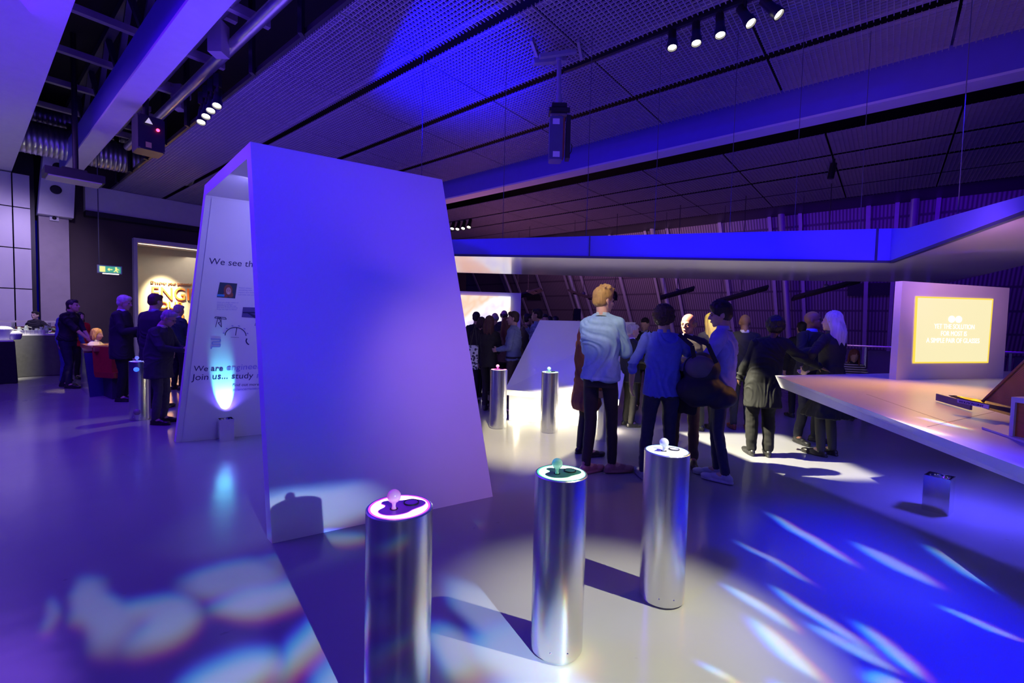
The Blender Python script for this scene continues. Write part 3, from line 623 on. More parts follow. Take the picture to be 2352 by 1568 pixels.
pillar(at_top(1532,1034), -.1, 'right front steel pillar with a glowing white top and pale ball', cyn_c, cyn_r, p_w, b_w)
pillar(at_top(1146,848), .2, 'small distant steel pillar with a pink glowing top beside the archway', glow('pink_core', (1,.2,.55), 1.5), glow('pink_rim', (1,.02,.4), 1.2), p_m, tinted('ball_pink', (1,.03,.4), .8))
pillar(at_top(1264,854), .1, 'distant steel pillar with a green glowing top before the blue sloped plinth', grn_c, grn_r, p_g, tinted('ball_mint', (0,1,.45), .6))
pillar(at_top(320,829), .4, 'steel pillar with blue button and round speaker grille beside the man with glasses', blu_c, blu_r, p_w, tinted('ball_blue', (.1,.2,1), .6), extra=True)
q = atz(1390,1010,0); pillar((q.x,q.y,0), 0, 'steel pillar mostly hidden behind the legs of the man in the pale blue sweater', cyn_c, cyn_r, p_w, b_w)

# ================================================================== SLOPED PLINTH with glowing base
pl = thing('sloped_plinth', 'blue leaning wedge plinth with a brightly lit undercut base behind two pillars', 'plinth', (.8,7.2,0))
BL, BR = Vector((-.09,6.98,.515)), Vector((1.56,6.50,.48)); TL, TR = aty(1240,735,7.8), aty(1460,740,7.7); th2 = Vector((.02,.10,-.10))
bm = BM(); hexa(bm, [BL+th2, BR+th2, TR+th2, TL+th2], [BL, BR, TR, TL]); obj('sloped_top', bm, white, pl)
bm = BM(); hexa(bm, [Vector((-.02,7.16,0)), Vector((1.52,6.74,0)), Vector((1.7,8.2,0)), Vector((.5,8.3,0))], [Vector((-.03,7.08,.49)), Vector((1.52,6.62,.46)), Vector((1.95,7.85,1.42)), Vector((.52,7.95,1.42))]); obj('undercut_base', bm, white_matt, pl)
for (x, y, e) in ((.62,6.88,22),(1.42,6.64,28),(.10,7.02,11)):
    point('plinth_uplight', (x, y-.02, .09), (1.0,.90,.62), e, .03)

# ================================================================== PICTURE SCREEN (mid distance)
p0 = aty(1197, 673, 11.2); p1 = aty(1010, 673, 10.9); n_ = Vector((.03,-1,0)).normalized()
sc = thing('picture_screen', 'white display wall showing a bright blurred picture behind the crowd at centre left', 'screen', ((p0.x+p1.x)/2, 9.5, 0))
X_ = Vector((p1.x-p0.x, p1.y-p0.y, 0)); X_n = X_.normalized()
bm = BM(); hexa(bm, [Vector((p0.x,p0.y,.0)), Vector((p1.x,p1.y,.0)), Vector((p1.x,p1.y+.12,.0)), Vector((p0.x,p0.y+.12,.0))], [Vector((p0.x,p0.y,p0.z)), Vector((p1.x,p1.y,p0.z)), Vector((p1.x,p1.y+.12,p0.z)), Vector((p0.x,p0.y+.12,p0.z))]); obj('display_wall', bm, white, sc)
pic = bpy.data.materials.new('blurred_picture'); pic.use_nodes = True; t = NT(pic.node_tree); b = t.n['Principled BSDF']
g = t.node('ShaderNodeTexCoord'); nz = t.node('ShaderNodeTexNoise'); nz.inputs['Scale'].default_value = 1.1; nz.inputs['Detail'].default_value = 3; nz.inputs['Distortion'].default_value = .3; t.l.new(g.outputs['Object'], nz.inputs['Vector'])
rp = t.node('ShaderNodeValToRGB'); t.l.new(nz.outputs[0], rp.inputs[0]); cr = rp.color_ramp; cr.elements[0].color = (.42,.33,.95,1); cr.elements[0].position = .36; cr.elements[1].color = (1,.93,.95,1); cr.elements[1].position = .50
e_ = cr.elements.new(.62); e_.color = (1,.55,.36,1); e_ = cr.elements.new(.72); e_.color = (1,.80,.72,1)
t.l.new(rp.outputs[0], b.inputs['Emission Color']); b.inputs['Emission Strength'].default_value = 1.25; b.inputs['Base Color'].default_value = (.1,.1,.1,1)
a_ = aty(1173, 681, 11.12); zb = a_.z-1.9
bm = BM(); P_ = Vector((a_.x, a_.y-.03, 0)); Q_ = Vector((p1.x+.05, p1.y-.05, 0)); hexa(bm, [P_+Z*zb, Q_+Z*zb, Q_+Z*zb+Vector((0,.02,0)), P_+Z*zb+Vector((0,.02,0))], [P_+Z*a_.z, Q_+Z*a_.z, Q_+Z*a_.z+Vector((0,.02,0)), P_+Z*a_.z+Vector((0,.02,0))]); obj('projected_picture', bm, pic, sc)

# ================================================================== DISPLAY TABLE
TZ = 1.05; TB = .92
t0 = atz(1780,862,TZ); t1 = atz(2352,1075,TZ)
dr = (t1-t0).normalized(); tend = t0 + dr*3.5
bk0 = atz(2050,857,TZ); dr2 = (bk0-t0).normalized(); tb = t0 + dr2*6.0
b0 = atz(1793,890,TB); b1 = atz(2352,1112,TB); drb = (b1-b0).normalized(); bend = b0 + drb*3.5
tab = thing('display_table', 'large white angular cantilevered display table with amber light, at right', 'table', (5.5,4.2,0))
bm = BM(); top = [t0, tend, tb + (tend-t0), tb]; low = [b0, bend, tb+(tend-t0), tb - dr2*.0 + Vector((0,-.1,0))]
slab(bm, [(p.x,p.y) for p in top], TB, TZ, [(p.x,p.y) for p in low]); bmesh.ops.bevel(bm, geom=bm.edges[:], offset=.004, segments=2); obj('table_top', bm, mat('table_white', (.70,.69,.70), .30, var=.02), tab)
bm = BM(); cc = (t0+tend+tb)/3
P1_ = [Vector((6.3,4.4,0)), Vector((8.5,3.6,0)), Vector((9.0,6.2,0)), Vector((6.9,6.3,0))]
hexa(bm, P1_, [p + (p-Vector((7.6,5.1,0)))*.35 + Z*TB for p in P1_]); obj('pedestal', bm, white, tab)
for (a_, b_) in (((1990,905),(2185,972)), ((2130,980),(2352,930))):
    p, q = atz(*a_, TZ), atz(*b_, TZ); bm = BM(); bar(bm, p, q, .006, .0012); obj('panel_joint', bm, mat('joint_grey', (.35,.33,.32), .6), tab)
# amber screen on the table
s0, s1 = atz(2058,872,TZ), atz(2304,868,TZ)
def at_s(x, y):
    nn = (s1-s0).cross(Z+Vector((-.02,.0,0))).normalized(); return atpl(x, y, s0, nn)
nsc = (s1-s0).cross(Z).normalized(); nsc = nsc if nsc.y < 0 else -nsc
st_ = thing('information_screen', 'free standing white panel with glowing amber text screen on the display table', 'screen', (s0+s1)/2)
c4 = [s0, at_s(2304,868), at_s(2319,661), at_s(2073,645)]
bm = BM(); hexa(bm, [p - nsc*.07 for p in c4], c4); obj('panel', bm, white, st_)
amber = bpy.data.materials.new('amber_display'); amber.use_nodes = True; t = NT(amber.node_tree); b = t.n['Principled BSDF']; b.inputs['Base Color'].default_value = (.1,.08,.04,1)
b.inputs['Emission Color'].default_value = (1.0,.66,.06,1); b.inputs['Emission Strength'].default_value = 1.1
q4 = [at_s(*p)+nsc*.004 for p in ((2095,834),(2268,833),(2280,686),(2102,680))]
bm = BM(); hexa(bm, q4, [p + nsc*.004 for p in q4]); obj('glowing_display', bm, amber, st_)
cen = sum(q4, Vector())/4; ins = [cen + (p-cen)*.955 + nsc*.005 for p in q4]
bm = BM(); hexa(bm, ins, [p + nsc*.002 for p in ins]); obj('glowing_display', bm, glow('pale_amber', (1.0,.90,.50), .95, .08), st_)
ex = (q4[1]-q4[0]).normalized(); ey = (q4[3]-q4[0]).normalized(); paper = glow('display_text', (1,1,.93), 1.25, .1)
for body, x, y, h in (('YET THE SOLUTION', 2190, 755, .052), ('FOR MOST IS', 2188, 771, .052), ('A SIMPLE PAIR OF GLASSES', 2187, 787, .052)):
    text('display_lettering', body, at_s(x, y)+nsc*.012, ex, ey, h, paper, st_, ext=.001, al='CENTER', wscale=.93)
for dx in (-.062, .046):
    c_ = at_s(2192, 733)+nsc*.012 + ex*dx; bm = BM(); lathe(bm, [(0,0),(.05,0),(.05,.003),(0,.003)], c_, 24, (ex, ey*.75, nsc)); obj('glasses_symbol', bm, paper, st_)
# model sailing boat
bw = atz(2178,909,TZ+.10); bs = atz(2352,958,TZ+.06); 
fw2 = Vector((bs.x-bw.x, bs.y-bw.y, 0)).normalized(); bx = thing('model_boat', 'dark model boat hull with fan-shaped ribbed brown sail on the display table', 'model boat', (bw.x, bw.y, TZ))
side = Vector((-fw2.y, fw2.x, 0)); bm = BM(); rows = []
for i in range(13):
    s_ = i/12; L = s_*1.25; wd = .02 + .125*math.sin(min(1, s_*1.25)*math.pi/2); top_z = TZ+.105-.012*math.sin(s_*math.pi); bot = TZ+.031 + .065*(1-min(1, s_*2.6))**2
    c_ = Vector((bw.x, bw.y, 0)) + fw2*L + side*wd; rows.append([bm.verts.new(c_ - side*wd + Z*top_z), bm.verts.new(c_ - side*wd*.72 + Z*((top_z+bot)/2)), bm.verts.new(c_ + Z*bot), bm.verts.new(c_ + side*wd*.72 + Z*((top_z+bot)/2)), bm.verts.new(c_ + side*wd + Z*top_z), bm.verts.new(c_ + Z*(top_z-.012))])
for a_, b_ in zip(rows, rows[1:]):
    for k in range(6): bm.faces.new((a_[k], a_[(k+1)%6], b_[(k+1)%6], b_[k]))
bm.faces.new(rows[0]); bm.faces.new(rows[-1][::-1]); obj('hull', bm, mat('boat_black', (.02,.017,.02), .35), bx)
sail_m = bpy.data.materials.new('ribbed_sail'); sail_m.use_nodes = True; t = NT(sail_m.node_tree); b = t.n['Principled BSDF']
uvn = t.node('ShaderNodeUVMap'); sx_ = t.node('ShaderNodeSeparateXYZ'); t.l.new(uvn.outputs[0], sx_.inputs[0])
w_ = t.m('FRACT', t.m('MULTIPLY', sx_.outputs[0], 60.0)); nz = t.node('ShaderNodeTexNoise'); nz.inputs['Scale'].default_value = 4
mx = t.node('ShaderNodeMix', data_type='RGBA'); t.l.new(t.ramp(w_, .25, .6), mx.inputs[0]); mx.inputs[6].default_value = (.24,.14,.07,1); mx.inputs[7].default_value = (.66,.44,.22,1); t.l.new(mx.outputs[2], b.inputs['Base Color']); b.inputs['Roughness'].default_value = .7
o_ = Vector((bw.x, bw.y, 0)) + fw2*.17 + side*.06 + Z*(TZ+.105)
bm = BM(); uvl = bm.loops.layers.uv.new('UVMap'); nA, nR = 30, 8; G = []
for i in range(nA+1):
    an = R(47) * (1-i/nA) + R(-3)*(i/nA); row = []
    for j in range(nR+1):
        rr_ = .02+1.25*j/nR; belly = .10*math.sin(i/nA*math.pi)*j/nR
        row.append(bm.verts.new(o_ + fw2*math.cos(an)*rr_ + Z*math.sin(an)*rr_*1.15 + side*(belly+.05*j/nR)))
    G.append(row)
for i in range(nA):
    for j in range(nR):
        f = bm.faces.new((G[i][j], G[i+1][j], G[i+1][j+1], G[i][j+1]))
        for lp, (aa, bb) in zip(f.loops, ((i,j),(i+1,j),(i+1,j+1),(i,j+1))): lp[uvl].uv = (aa/nA, bb/nR)
bmesh.ops.solidify(bm, geom=bm.faces[:], thickness=.006); sl_ = obj('sail', bm, sail_m, bx, True)
bm = BM(); path(bm, [o_ - Z*.01, o_ + fw2*math.cos(R(47))*1.25 + Z*math.sin(R(47))*1.25*1.15 + side*.05], .008); obj('spar', bm, wood, sl_)
pa, pb = atz(2206,922,1.085), atz(2276,936,1.085)
lb_o = Vector((bw.x,bw.y,0)) + fw2*.075 - side*.004 + Z*(TZ+.070); wdir = fw2
bm = BM(); bar(bm, lb_o+Z*.012, lb_o+wdir*.21+Z*.010, .004, .024, up=Z); lab = obj('name_plate', bm, mat('label_white', (.75,.72,.75), .5), bx)
text('name_lettering', 'WOLFSON UNIT', lb_o + wdir*.012 - side*.003 + Z*.003, wdir, Z, .0135, navy, lab, ext=.0008, wscale=1.15)
q1_, q2_ = atz(2151,922,TZ), atz(2230,945,TZ)
bm = BM(); bar(bm, q1_+Z*.035, q2_+Z*.035, .012, .05); o = tag(obj('caption_rail', bm, mat('caption_violet', (.10,.07,.20), .4)), 'low dark caption strip standing on the table in front of the boat bow', 'label')
cw = thing('wooden_display_block', 'orange wooden block with white glowing edges at the right frame edge', 'display block', atz(2350,1003,TZ))
bp = atz(2321,1000,TZ+.013); bd = (atz(2352,1012,TZ)-bp); bd.z = 0; bd.normalize(); bsd = Vector((-bd.y, bd.x, 0))
if bsd.x < 0: bsd = -bsd
bm = BM(); c_ = bp + bd*.18 + bsd*.14; box(bm, c_+Z*.085, (.34,.26,.17), (bd, bsd)); obj('block', bm, mat('orange_wood', (.62,.20,.03), .4, var=.2, scale=8, stretch=(1,1,5)), cw)
bm = BM(); box(bm, c_+Z*.182, (.37,.29,.025), (bd, bsd)); box(bm, c_-bd*.177+Z*.085, (.015,.29,.17), (bd, bsd)); obj('white_edge', bm, white, cw)
bm = BM(); pp = [atz(*p, TZ) for p in ((2255,985),(2352,1018),(2352,1045+40),(2700,1120),(2600,940),(2330,968))]
slab(bm, [(p.x, p.y) for p in [pp[0], pp[1], Vector((pp[3].x+0.2, pp[3].y, 0)), pp[4]]], TZ+.001, TZ+.012)
o = tag(obj('raised_tray', bm, white), 'thin white raised tray on the display table under the boat and block', 'tray')

# ================================================================== SUSPENDED RING
HZ = 2.45
rg = thing('suspended_canopy', 'angular white canopy ring with a glowing blue upper band hung over the display table', 'canopy', (3,6.5,HZ))
c1 = atz(700,583,HZ); c2 = atz(2053,604,HZ); c3 = atz(2352,498,HZ); d3 = (c3-c2).normalized(); c3 = c2 + d3*3.4
top_of = lambda x, y, p: aty(x, y, p.y).z
zt1 = top_of(1100,551, atz(1100,588,HZ)); zt2 = top_of(2053,524, c2); zt3 = top_of(2352,452, atz(2352,498,HZ))
inn1 = atz(700,615,HZ-.0); inn2 = atz(1640,640,HZ); inn3 = atz(2063,646,HZ); inn4 = atz(2170,650,HZ); inn5 = atz(2352,607,HZ)
outer = [c1, c2, c3]; e_dir = (inn5-inn4).normalized(); inner = [inn1, inn2, inn3, inn4, inn4+e_dir*4.0]
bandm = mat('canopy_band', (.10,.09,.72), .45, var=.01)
bm = BM()
def wallstrip(bm, a, b, za, zb, ta, tb, off):
    hexa(bm, [Vector((a.x,a.y,za)), Vector((b.x,b.y,zb)), Vector((b.x,b.y,zb))+off, Vector((a.x,a.y,za))+off], [Vector((a.x,a.y,ta)), Vector((b.x,b.y,tb)), Vector((b.x,b.y,tb))+off, Vector((a.x,a.y,ta))+off])
o1 = Vector((0,.05,0)); nb = Vector((-d3.y, d3.x, 0)); nb = nb if nb.y > 0 else -nb
zl = zt1 - (zt2-zt1)*.3
wallstrip(bm, c1, c2, HZ+.03, HZ+.03, zl, zt2, o1)
kn = c2 + d3*.55; zk = top_of(2114,524,kn)
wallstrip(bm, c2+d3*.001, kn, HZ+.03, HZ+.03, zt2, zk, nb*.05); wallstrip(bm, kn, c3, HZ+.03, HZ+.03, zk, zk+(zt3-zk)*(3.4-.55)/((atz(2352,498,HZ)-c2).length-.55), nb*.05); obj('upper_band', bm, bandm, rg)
bm = BM(); wallstrip(bm, c1-o1*.3, c2-o1*.3, HZ, HZ, HZ+.03, HZ+.03, o1); wallstrip(bm, c2-nb*.015, c3-nb*.015, HZ, HZ, HZ+.03, HZ+.03, nb*.06); obj('dark_trim', bm, mat('navy_trim', (.03,.03,.10), .5), rg)  # dark navy strip between the band and the underside
# glossy curved underside
glossw = mat('gloss_white', (.74,.73,.74), .16, var=.01, coat=.5)
bm = BM(); secs = []
def ring_sec(a, b):
    out = []
    for k in range(7):
        s_ = k/6; p = a.lerp(b, s_); p.z = HZ - .012*math.sin(s_*math.pi*.5) + (0 if k < 6 else .0); out.append(bm.verts.new(p))
    out.append(bm.verts.new((b.x, b.y, HZ+.10))); out.append(bm.verts.new((a.x, a.y, HZ+.02))); return out
for a_, b_ in ((c1, inn1), (c1.lerp(c2, .68), inn2), (c2, inn3), (c2+d3*.35, inn4), (c3, inn4+e_dir*4.0)): secs.append(ring_sec(a_.copy(), b_.copy()))
for A_, B_ in zip(secs, secs[1:]):
    for k in range(9): bm.faces.new((A_[k], A_[(k+1)%9], B_[(k+1)%9], B_[k]))
bm.faces.new(secs[0]); bm.faces.new(secs[-1][::-1]); obj('underside', bm, glossw, rg, 'auto')
bm = BM(); q = c1.lerp(c2, .50); bar(bm, Vector((q.x,q.y-.012,HZ+.03)), Vector((q.x,q.y-.012,zl+(zt2-zl)*.5)), .012)
for pj in (c2.lerp(c1,.03),): bar(bm, Vector((pj.x,pj.y-.012,HZ+.03)), Vector((pj.x,pj.y-.012,zt2)), .02)
obj('band_joint', bm, MT['navy_trim'], rg)
wire = mat('wire_grey', (.10,.10,.12), .6, .2)
for s_, zt in ((.2,0),(.35,0),(.5,0),(.62,0),(.75,0),(.86,0),(.97,0)):
    q = c1.lerp(c2, s_); bm = BM(); tube(bm, (q.x,q.y+.3,HZ+.02), (q.x,q.y+.3,CZ), .004, seg=6); obj('suspension_wire', bm, wire, rg)
for s_ in (.5,.9):
    q = c2.lerp(c3, s_); bm = BM(); tube(bm, (q.x+.2,q.y+.2,HZ+.02), (q.x+.2,q.y+.2,CZ), .004, seg=6); obj('suspension_wire', bm, wire, rg)
cm_ = c1.lerp(c2,.75)
area('ring_blue', (3.2, 4.9, 3.9), (3.4, 5.8, 2.7), 4.0, .3, (0.0,0.0,1.0), 42, 100)
spot('canopy_purple', (3.1, 3.4, 1.9), (5.0, 5.2, 3.1), 80, (0.80,0.30,1.0), 130, 1.0, .2)
area('canopy_fill', (2.4, 6.4, 1.95), (2.4, 6.4, 2.6), 5.0, 1.2, (0.95,0.80,1.0), 9)  # unseen upward area light added to brighten the canopy underside
spot('canopy_blue_right', (2.6, 1.2, 4.4), (4.2, 3.8, 2.65), 50, (0,0,1.0), 220, .8, .2)
# ================================================================== LAMPS UNDER THE CEILING
def track_spot(loc, tgt, label, group, s=1.0, on=9):
    t_ = thing('track_spotlight', label, 'spotlight', loc, 0, group)
    L = Vector(loc); d = (Vector(tgt)-L).normalized()
    bm = BM(); box(bm, L+Z*.10*s, (.07*s,.07*s,.16*s)); tube(bm, L+Z*.03*s, L-Z*.10*s, .018*s, seg=10); obj('stem', bm, black, t_)
    x, y = frame(d); c = L - Z*.12*s
    bm = BM(); lathe(bm, [(0,-.12*s),(.045*s,-.12*s),(.05*s,.06*s),(.062*s,.08*s),(.062*s,.15*s),(.052*s,.15*s),(.048*s,.10*s),(0,.10*s)], c, 20, (x,y,d)); lh_ = obj('lamp_housing', bm, black, t_, 'auto')
    bm = BM(); lathe(bm, [(0,0),(.047*s,0),(.047*s,.004),(0,.004)], c+d*.125*s, 20, (x,y,d)); obj('glowing_lens', bm, lens, lh_)
    return t_
for i, (x, y) in enumerate(((1545,62),(1600,50),(1655,30),(1712,8),(1770,-12))):
    p = atv(x, y, 6.26); nm = ['first','second','third','fourth','fifth'][i]
    track_spot(p, p + (Vector((.5*i-.9,-1.0,0)) if i > 2 else Vector((-.1,-.5,0))) - Z*2.0, '%s black track spotlight from the left in the row of five at the top right' % nm, 'track spotlights at the top right', 1.15)
bm = BM(); bar(bm, uv(1,6.26,5.60), uv(4.2,6.26,5.60), .05, .04); tag(obj('lighting_track', bm, black), 'black lighting track in the slot holding five spotlights at the top right', 'track')
for i, (x, y) in enumerate(((464,243),(475,229),(486,215),(500,203))):
    p = atv(x, y, 3.0); nm = ['lowest','second lowest','third lowest','highest'][i]
    track_spot(p, p + Vector((.3,-.7,-1.6)), '%s lit spotlight of the small cluster at the top left' % nm, 'cluster of spotlights at the top left', 1.35)
for i, (x, y) in enumerate(((1041,506),(1053,507),(1066,505),(1079,502))):
    p = atv(x, y, 13.05); nm = ['first','second','third','fourth'][i]
    track_spot(p, p + Vector((-.2,-.9,-1.5)), '%s tiny spotlight from the left just right of the archway top' % nm, 'tiny spotlights right of the archway', 1.5)
# scanner projector on its drop pole
p = atz(1284,112,5.58); s_ = 1.0
mv = thing('scanner_projector', 'blue-lit vertical scanner projector hanging on a pole from the mesh ceiling', 'projector', p)
pt_ = lambda y, dx=0: atpl(1284+dx, y, p, Vector((0,1,0)))
bluem = mat('blue_grey_paint', (.30,.30,.36), .4, .3)
bm = BM(); q = pt_(150); bar(bm, q - N*.0 - D*.05 - Vector((.42,.0,-.02)), q + Vector((.10,.1,.14)), .10, .07); bar(bm, q - Vector((.30,.25,.02)), q + Vector((.22,-.15,.12)), .07, .05); obj('clamp_rail', bm, bluem, mv)
for dx in (-.42,.25): bm = BM(); bar(bm, p + Vector((dx,-.2,.0)), p + Vector((dx+.12,.25,.0)), .04); obj('support_bar', bm, bluem, mv)
bm = BM(); tube(bm, pt_(120), pt_(240), .034, seg=18); tube(bm, pt_(128), pt_(140), .05, seg=18); tube(bm, pt_(218), pt_(240), .046, seg=18); obj('drop_pole', bm, bluem, mv, 'auto')
bm = BM(); q = pt_(246); box(bm, q, (.22,.16,.06)); box(bm, pt_(258), (.30,.22,.05)); obj('yoke_base', bm, black, mv)
bm = BM(); a1 = pt_(262,-22); a2 = pt_(262,18); bar(bm, pt_(262,-20), pt_(262,22), .05, .04); bar(bm, pt_(262,20), pt_(340,24), .10, .03, up=Vector((1,0,0))); obj('yoke_arm', bm, bluem, mv)
bm = BM(); q = pt_(322,-8); box(bm, q, (.19,.22,.62)); bmesh.ops.bevel(bm, geom=bm.edges[:], offset=.02, segments=2); hd = obj('projector_head', bm, mat('navy_housing', (.12,.12,.2), .35, .3), mv, 'auto')
for yy in (286,360): bm = BM(); q = pt_(yy,-8); box(bm, q - Vector((0,.112,0)), (.10,.006,.08)); obj('label_plate', bm, white, hd)
bm = BM(); box(bm, pt_(320,9), (.03,.18,.55)); obj('cooling_rib', bm, mat('rust_rib', (.25,.06,.03), .6), hd)
bm = BM(); box(bm, pt_(318,20), (.06,.16,.62)); obj('ballast_box', bm, black, mv)
bm = BM(); ps = [pt_(264,-14), pt_(272,-16), pt_(280,-10), pt_(280,0), pt_(270,3), pt_(264,0)]; path(bm, ps, .005); path(bm, [pt_(325,24), pt_(335,30), pt_(348,28), pt_(358,22)], .006); obj('cable', bm, black, mv)
# moving head lamp at the left
p = atz(335,248,5.6); pq = lambda x, y: atpl(x, y, p, D)
mh = thing('moving_head_lamp', 'dark boxy stage projector with a red light hanging beside the left pale beam', 'projector', p)
bm = BM(); tube(bm, p+Z*.2, pq(334,275), .05, seg=12); obj('hanging_pole', bm, black, mh)
bm = BM(); bar(bm, pq(322,268), pq(318,338), .22, .06, up=N); obj('side_plate', bm, bluem, mh)
bm = BM(); a, b2 = pq(340,275), pq(341,352); bar(bm, a, b2, .5, .42, up=N); bmesh.ops.bevel(bm, geom=bm.edges[:], offset=.03, segments=2); lbd = obj('lamp_body', bm, black, mh)
bm = BM(); ball(bm, pq(354,307)-D*.28, .03); obj('status_light', bm, glow('red_led', (1,.03,.02), 6), lbd)
bm = BM(); q = pq(333,340)-D*.28; box(bm, q, (.01,.09,.10), (D,N)); obj('warning_label', bm, mat('yellow_label', (.5,.45,.1), .5), lbd)
bm = BM(); q = pq(333,286)-D*.28; v = [bm.verts.new(q+N*-.06-Z*.05), bm.verts.new(q+N*.06-Z*.05), bm.verts.new(q+Z*.06)]; w = [bm.verts.new(x.co - D*.01) for x in v]; bm.faces.new(v); bm.faces.new(w[::-1])
for i in range(3): bm.faces.new((v[i], v[(i+1)%3], w[(i+1)%3], w[i]))
obj('warning_triangle', bm, glow('yellow_sign', (.7,.65,.05), .6), lbd)
# flat speaker plate on a pole
p = atz(172,292,5.6); pq2 = lambda x, y: atpl(x, y, p, D)
fp = thing('hanging_flat_projector', 'flat pale-bottomed box hanging from a thin pole at far left', 'projector', p)
bm = BM(); tube(bm, p+Z*2.0, pq2(174,400), .05, seg=12); obj('drop_pole', bm, black, fp)
q = pq2(170,413); bm = BM(); box(bm, q+Z*.06, (.62,.95,.16), (D,N)); box(bm, q+Z*.16, (.3,.4,.12), (D,N)); obj('housing', bm, black, fp)
bm = BM(); box(bm, q-Z*.035, (.56,.85,.03), (D,N)); obj('bottom_panel', bm, mat('pale_panel', (.55,.52,.42), .5), fp)
# exit sign on its cable
p = atu(252,619,16.9)
es_ = thing('exit_sign', 'small green and yellow running man exit sign hanging on a long cable', 'sign', p)
a = (N).normalized()
bm = BM(); box(bm, p, (.08,.52,.22), (D,N)); obj('sign_case', bm, mat('pale_case', (.55,.6,.6), .4), es_)
bm = BM(); box(bm, p-D*.045, (.01,.46,.17), (D,N)); gf_ = obj('green_face', bm, glow('exit_green', (.0,.38,.06), .9), es_)
yl = glow('exit_yellow', (.95,.85,.05), 1.0)
bm = BM(); box(bm, p-D*.052-N*.16, (.006,.11,.15), (D,N)); obj('door_symbol', bm, yl, gf_)
bm = BM(); c_ = p-D*.053; bar(bm, c_-N*.04, c_+N*.05, .006, .022, up=Z); bar(bm, c_-N*.045, c_-N*.01+Z*.035, .006, .02, up=Z); bar(bm, c_-N*.045, c_-N*.01-Z*.035, .006, .02, up=Z); obj('arrow_symbol', bm, yl, gf_)
bm = BM(); c_ = p-D*.053+N*.13; lathe(bm, [(0,0),(.02,0),(.02,.004),(0,.004)], c_+Z*.06, 12, (N, Z, -D)); bar(bm, c_+Z*.04, c_-Z*.01, .006, .03, up=N); bar(bm, c_-Z*.01, c_-Z*.07+N*.04, .006, .02, up=N); bar(bm, c_-Z*.01, c_-Z*.06-N*.05, .006, .02, up=N); bar(bm, c_+Z*.03, c_+Z*.0+N*.06, .006, .018, up=N); obj('runner_symbol', bm, yl, gf_)
bm = BM(); box(bm, p-Z*.12-D*.01+N*.02, (.07,.34,.02), (D,N)); obj('lamp_strip', bm, glow('sign_lamp', (1,.95,.8), 2), es_)
bm = BM(); tube(bm, p-N*.22+Z*.1, p-N*.22+Z*(7.6-p.z), .012, seg=6); obj('suspension_cable', bm, wire, es_)
# slatted fixtures hanging along the window wall
for i, (x, y, sc_) in enumerate(((1340,681,1),(1412,680,.0),(1555,676,.8),(1703,680,1.1),(1897,668,1.25),(1213,676,.9))):
    p = atv(x, y, 15.5)
    if sc_ == 0:
        lp = thing('hanging_lamp', 'small round dark lamp hanging right of the blond man\'s head', 'lamp', p)
        bm = BM(); lathe(bm, [(0,.2),(.06,.16),(.11,0),(.10,-.16),(0,-.16)], p, 16); obj('lamp_body', bm, black, lp, True)
        bm = BM(); tube(bm, p+Z*.3, p+Z*(5.6-p.z), .012, seg=6); obj('wire', bm, wire, lp); continue
    nm = ['left of the blond man\'s head', '', 'above the curly haired man', 'above the young dark haired man', 'above the bald man', 'right of the picture screen'][i]
    lp = thing('slatted_light_fixture', 'black slatted light fixture before the window wall, ' + nm, 'light fixture', p)
    tl_ = -D*.62*sc_ + Z*.20*sc_ + N*(.2); tl_ = tl_ if i else D*-.6 - Z*.18
    cr_ = (tl_.cross(Z)).normalized(); bm = BM()
    for k in range(5): bar(bm, p-tl_+cr_*(k-2)*.10+Z*.02*k, p+tl_+cr_*(k-2)*.10+Z*.02*k, .03, .07)
    bar(bm, p-tl_*.6-cr_*.25, p-tl_*.6+cr_*.25, .04); bar(bm, p+tl_*.6-cr_*.25, p+tl_*.6+cr_*.25, .04); obj('slats', bm, mat('fixture_black', (.03,.025,.04), .5, .3), lp)
    bm = BM(); ball(bm, p+Z*.12, .08, u=12, v=8); obj('hub', bm, bluem, lp, True)
    bm = BM(); tube(bm, p+Z*.1, p+Z*(5.59-p.z), .012, seg=6); tube(bm, p-tl_*.8, p-tl_*.8+Z*(5.5-p.z), .008, seg=6); obj('wire', bm, wire, lp)
p = atv(1325,722,14.5); sp_ = thing('standing_loudspeaker', 'small black loudspeaker box rising behind the crowd left of the blond man', 'loudspeaker', (p.x,p.y,0))
bm = BM(); box(bm, p, (.26,.25,.42)); obj('cabinet', bm, black, sp_); bm = BM(); tube(bm, (p.x,p.y,0), p, .02, seg=8); obj('stand', bm, black, sp_)
# box units in the ceiling void
for i, (x, y, z_, lb) in enumerate(((502,90,6.0,'grey box unit hanging in the dark ceiling slot above the spotlight cluster'),(412,225,6.2,'small grey box unit deep in the dark ceiling slot'))):
    p = atz(x, y, z_); bm = BM(); box(bm, p, (.22,.22,.5)); tag(obj('ceiling_box', bm, concrete), lb, 'box')
p = atz(1915,375,5.5); bm = BM(); tube(bm, p, p-Z*.35+D*.05, .07, seg=12); tube(bm, p, p+Z*.3, .03, seg=8); tag(obj('ceiling_sensor', bm, black), 'small dark cylinder hanging from the far mesh ceiling at right', 'sensor')

# ================================================================== BAR AT FAR LEFT
cupm = mat('white_china', (.8,.8,.78), .25, var=.01); glassm = mat('lit_glass', (.75,.82,.85), .06, .0, var=0, coat=1)
gb = glassm.node_tree.nodes['Principled BSDF']; gb.inputs['Transmission Weight'].default_value = .75
def ba(x, y, u): return atu(x, y, u)
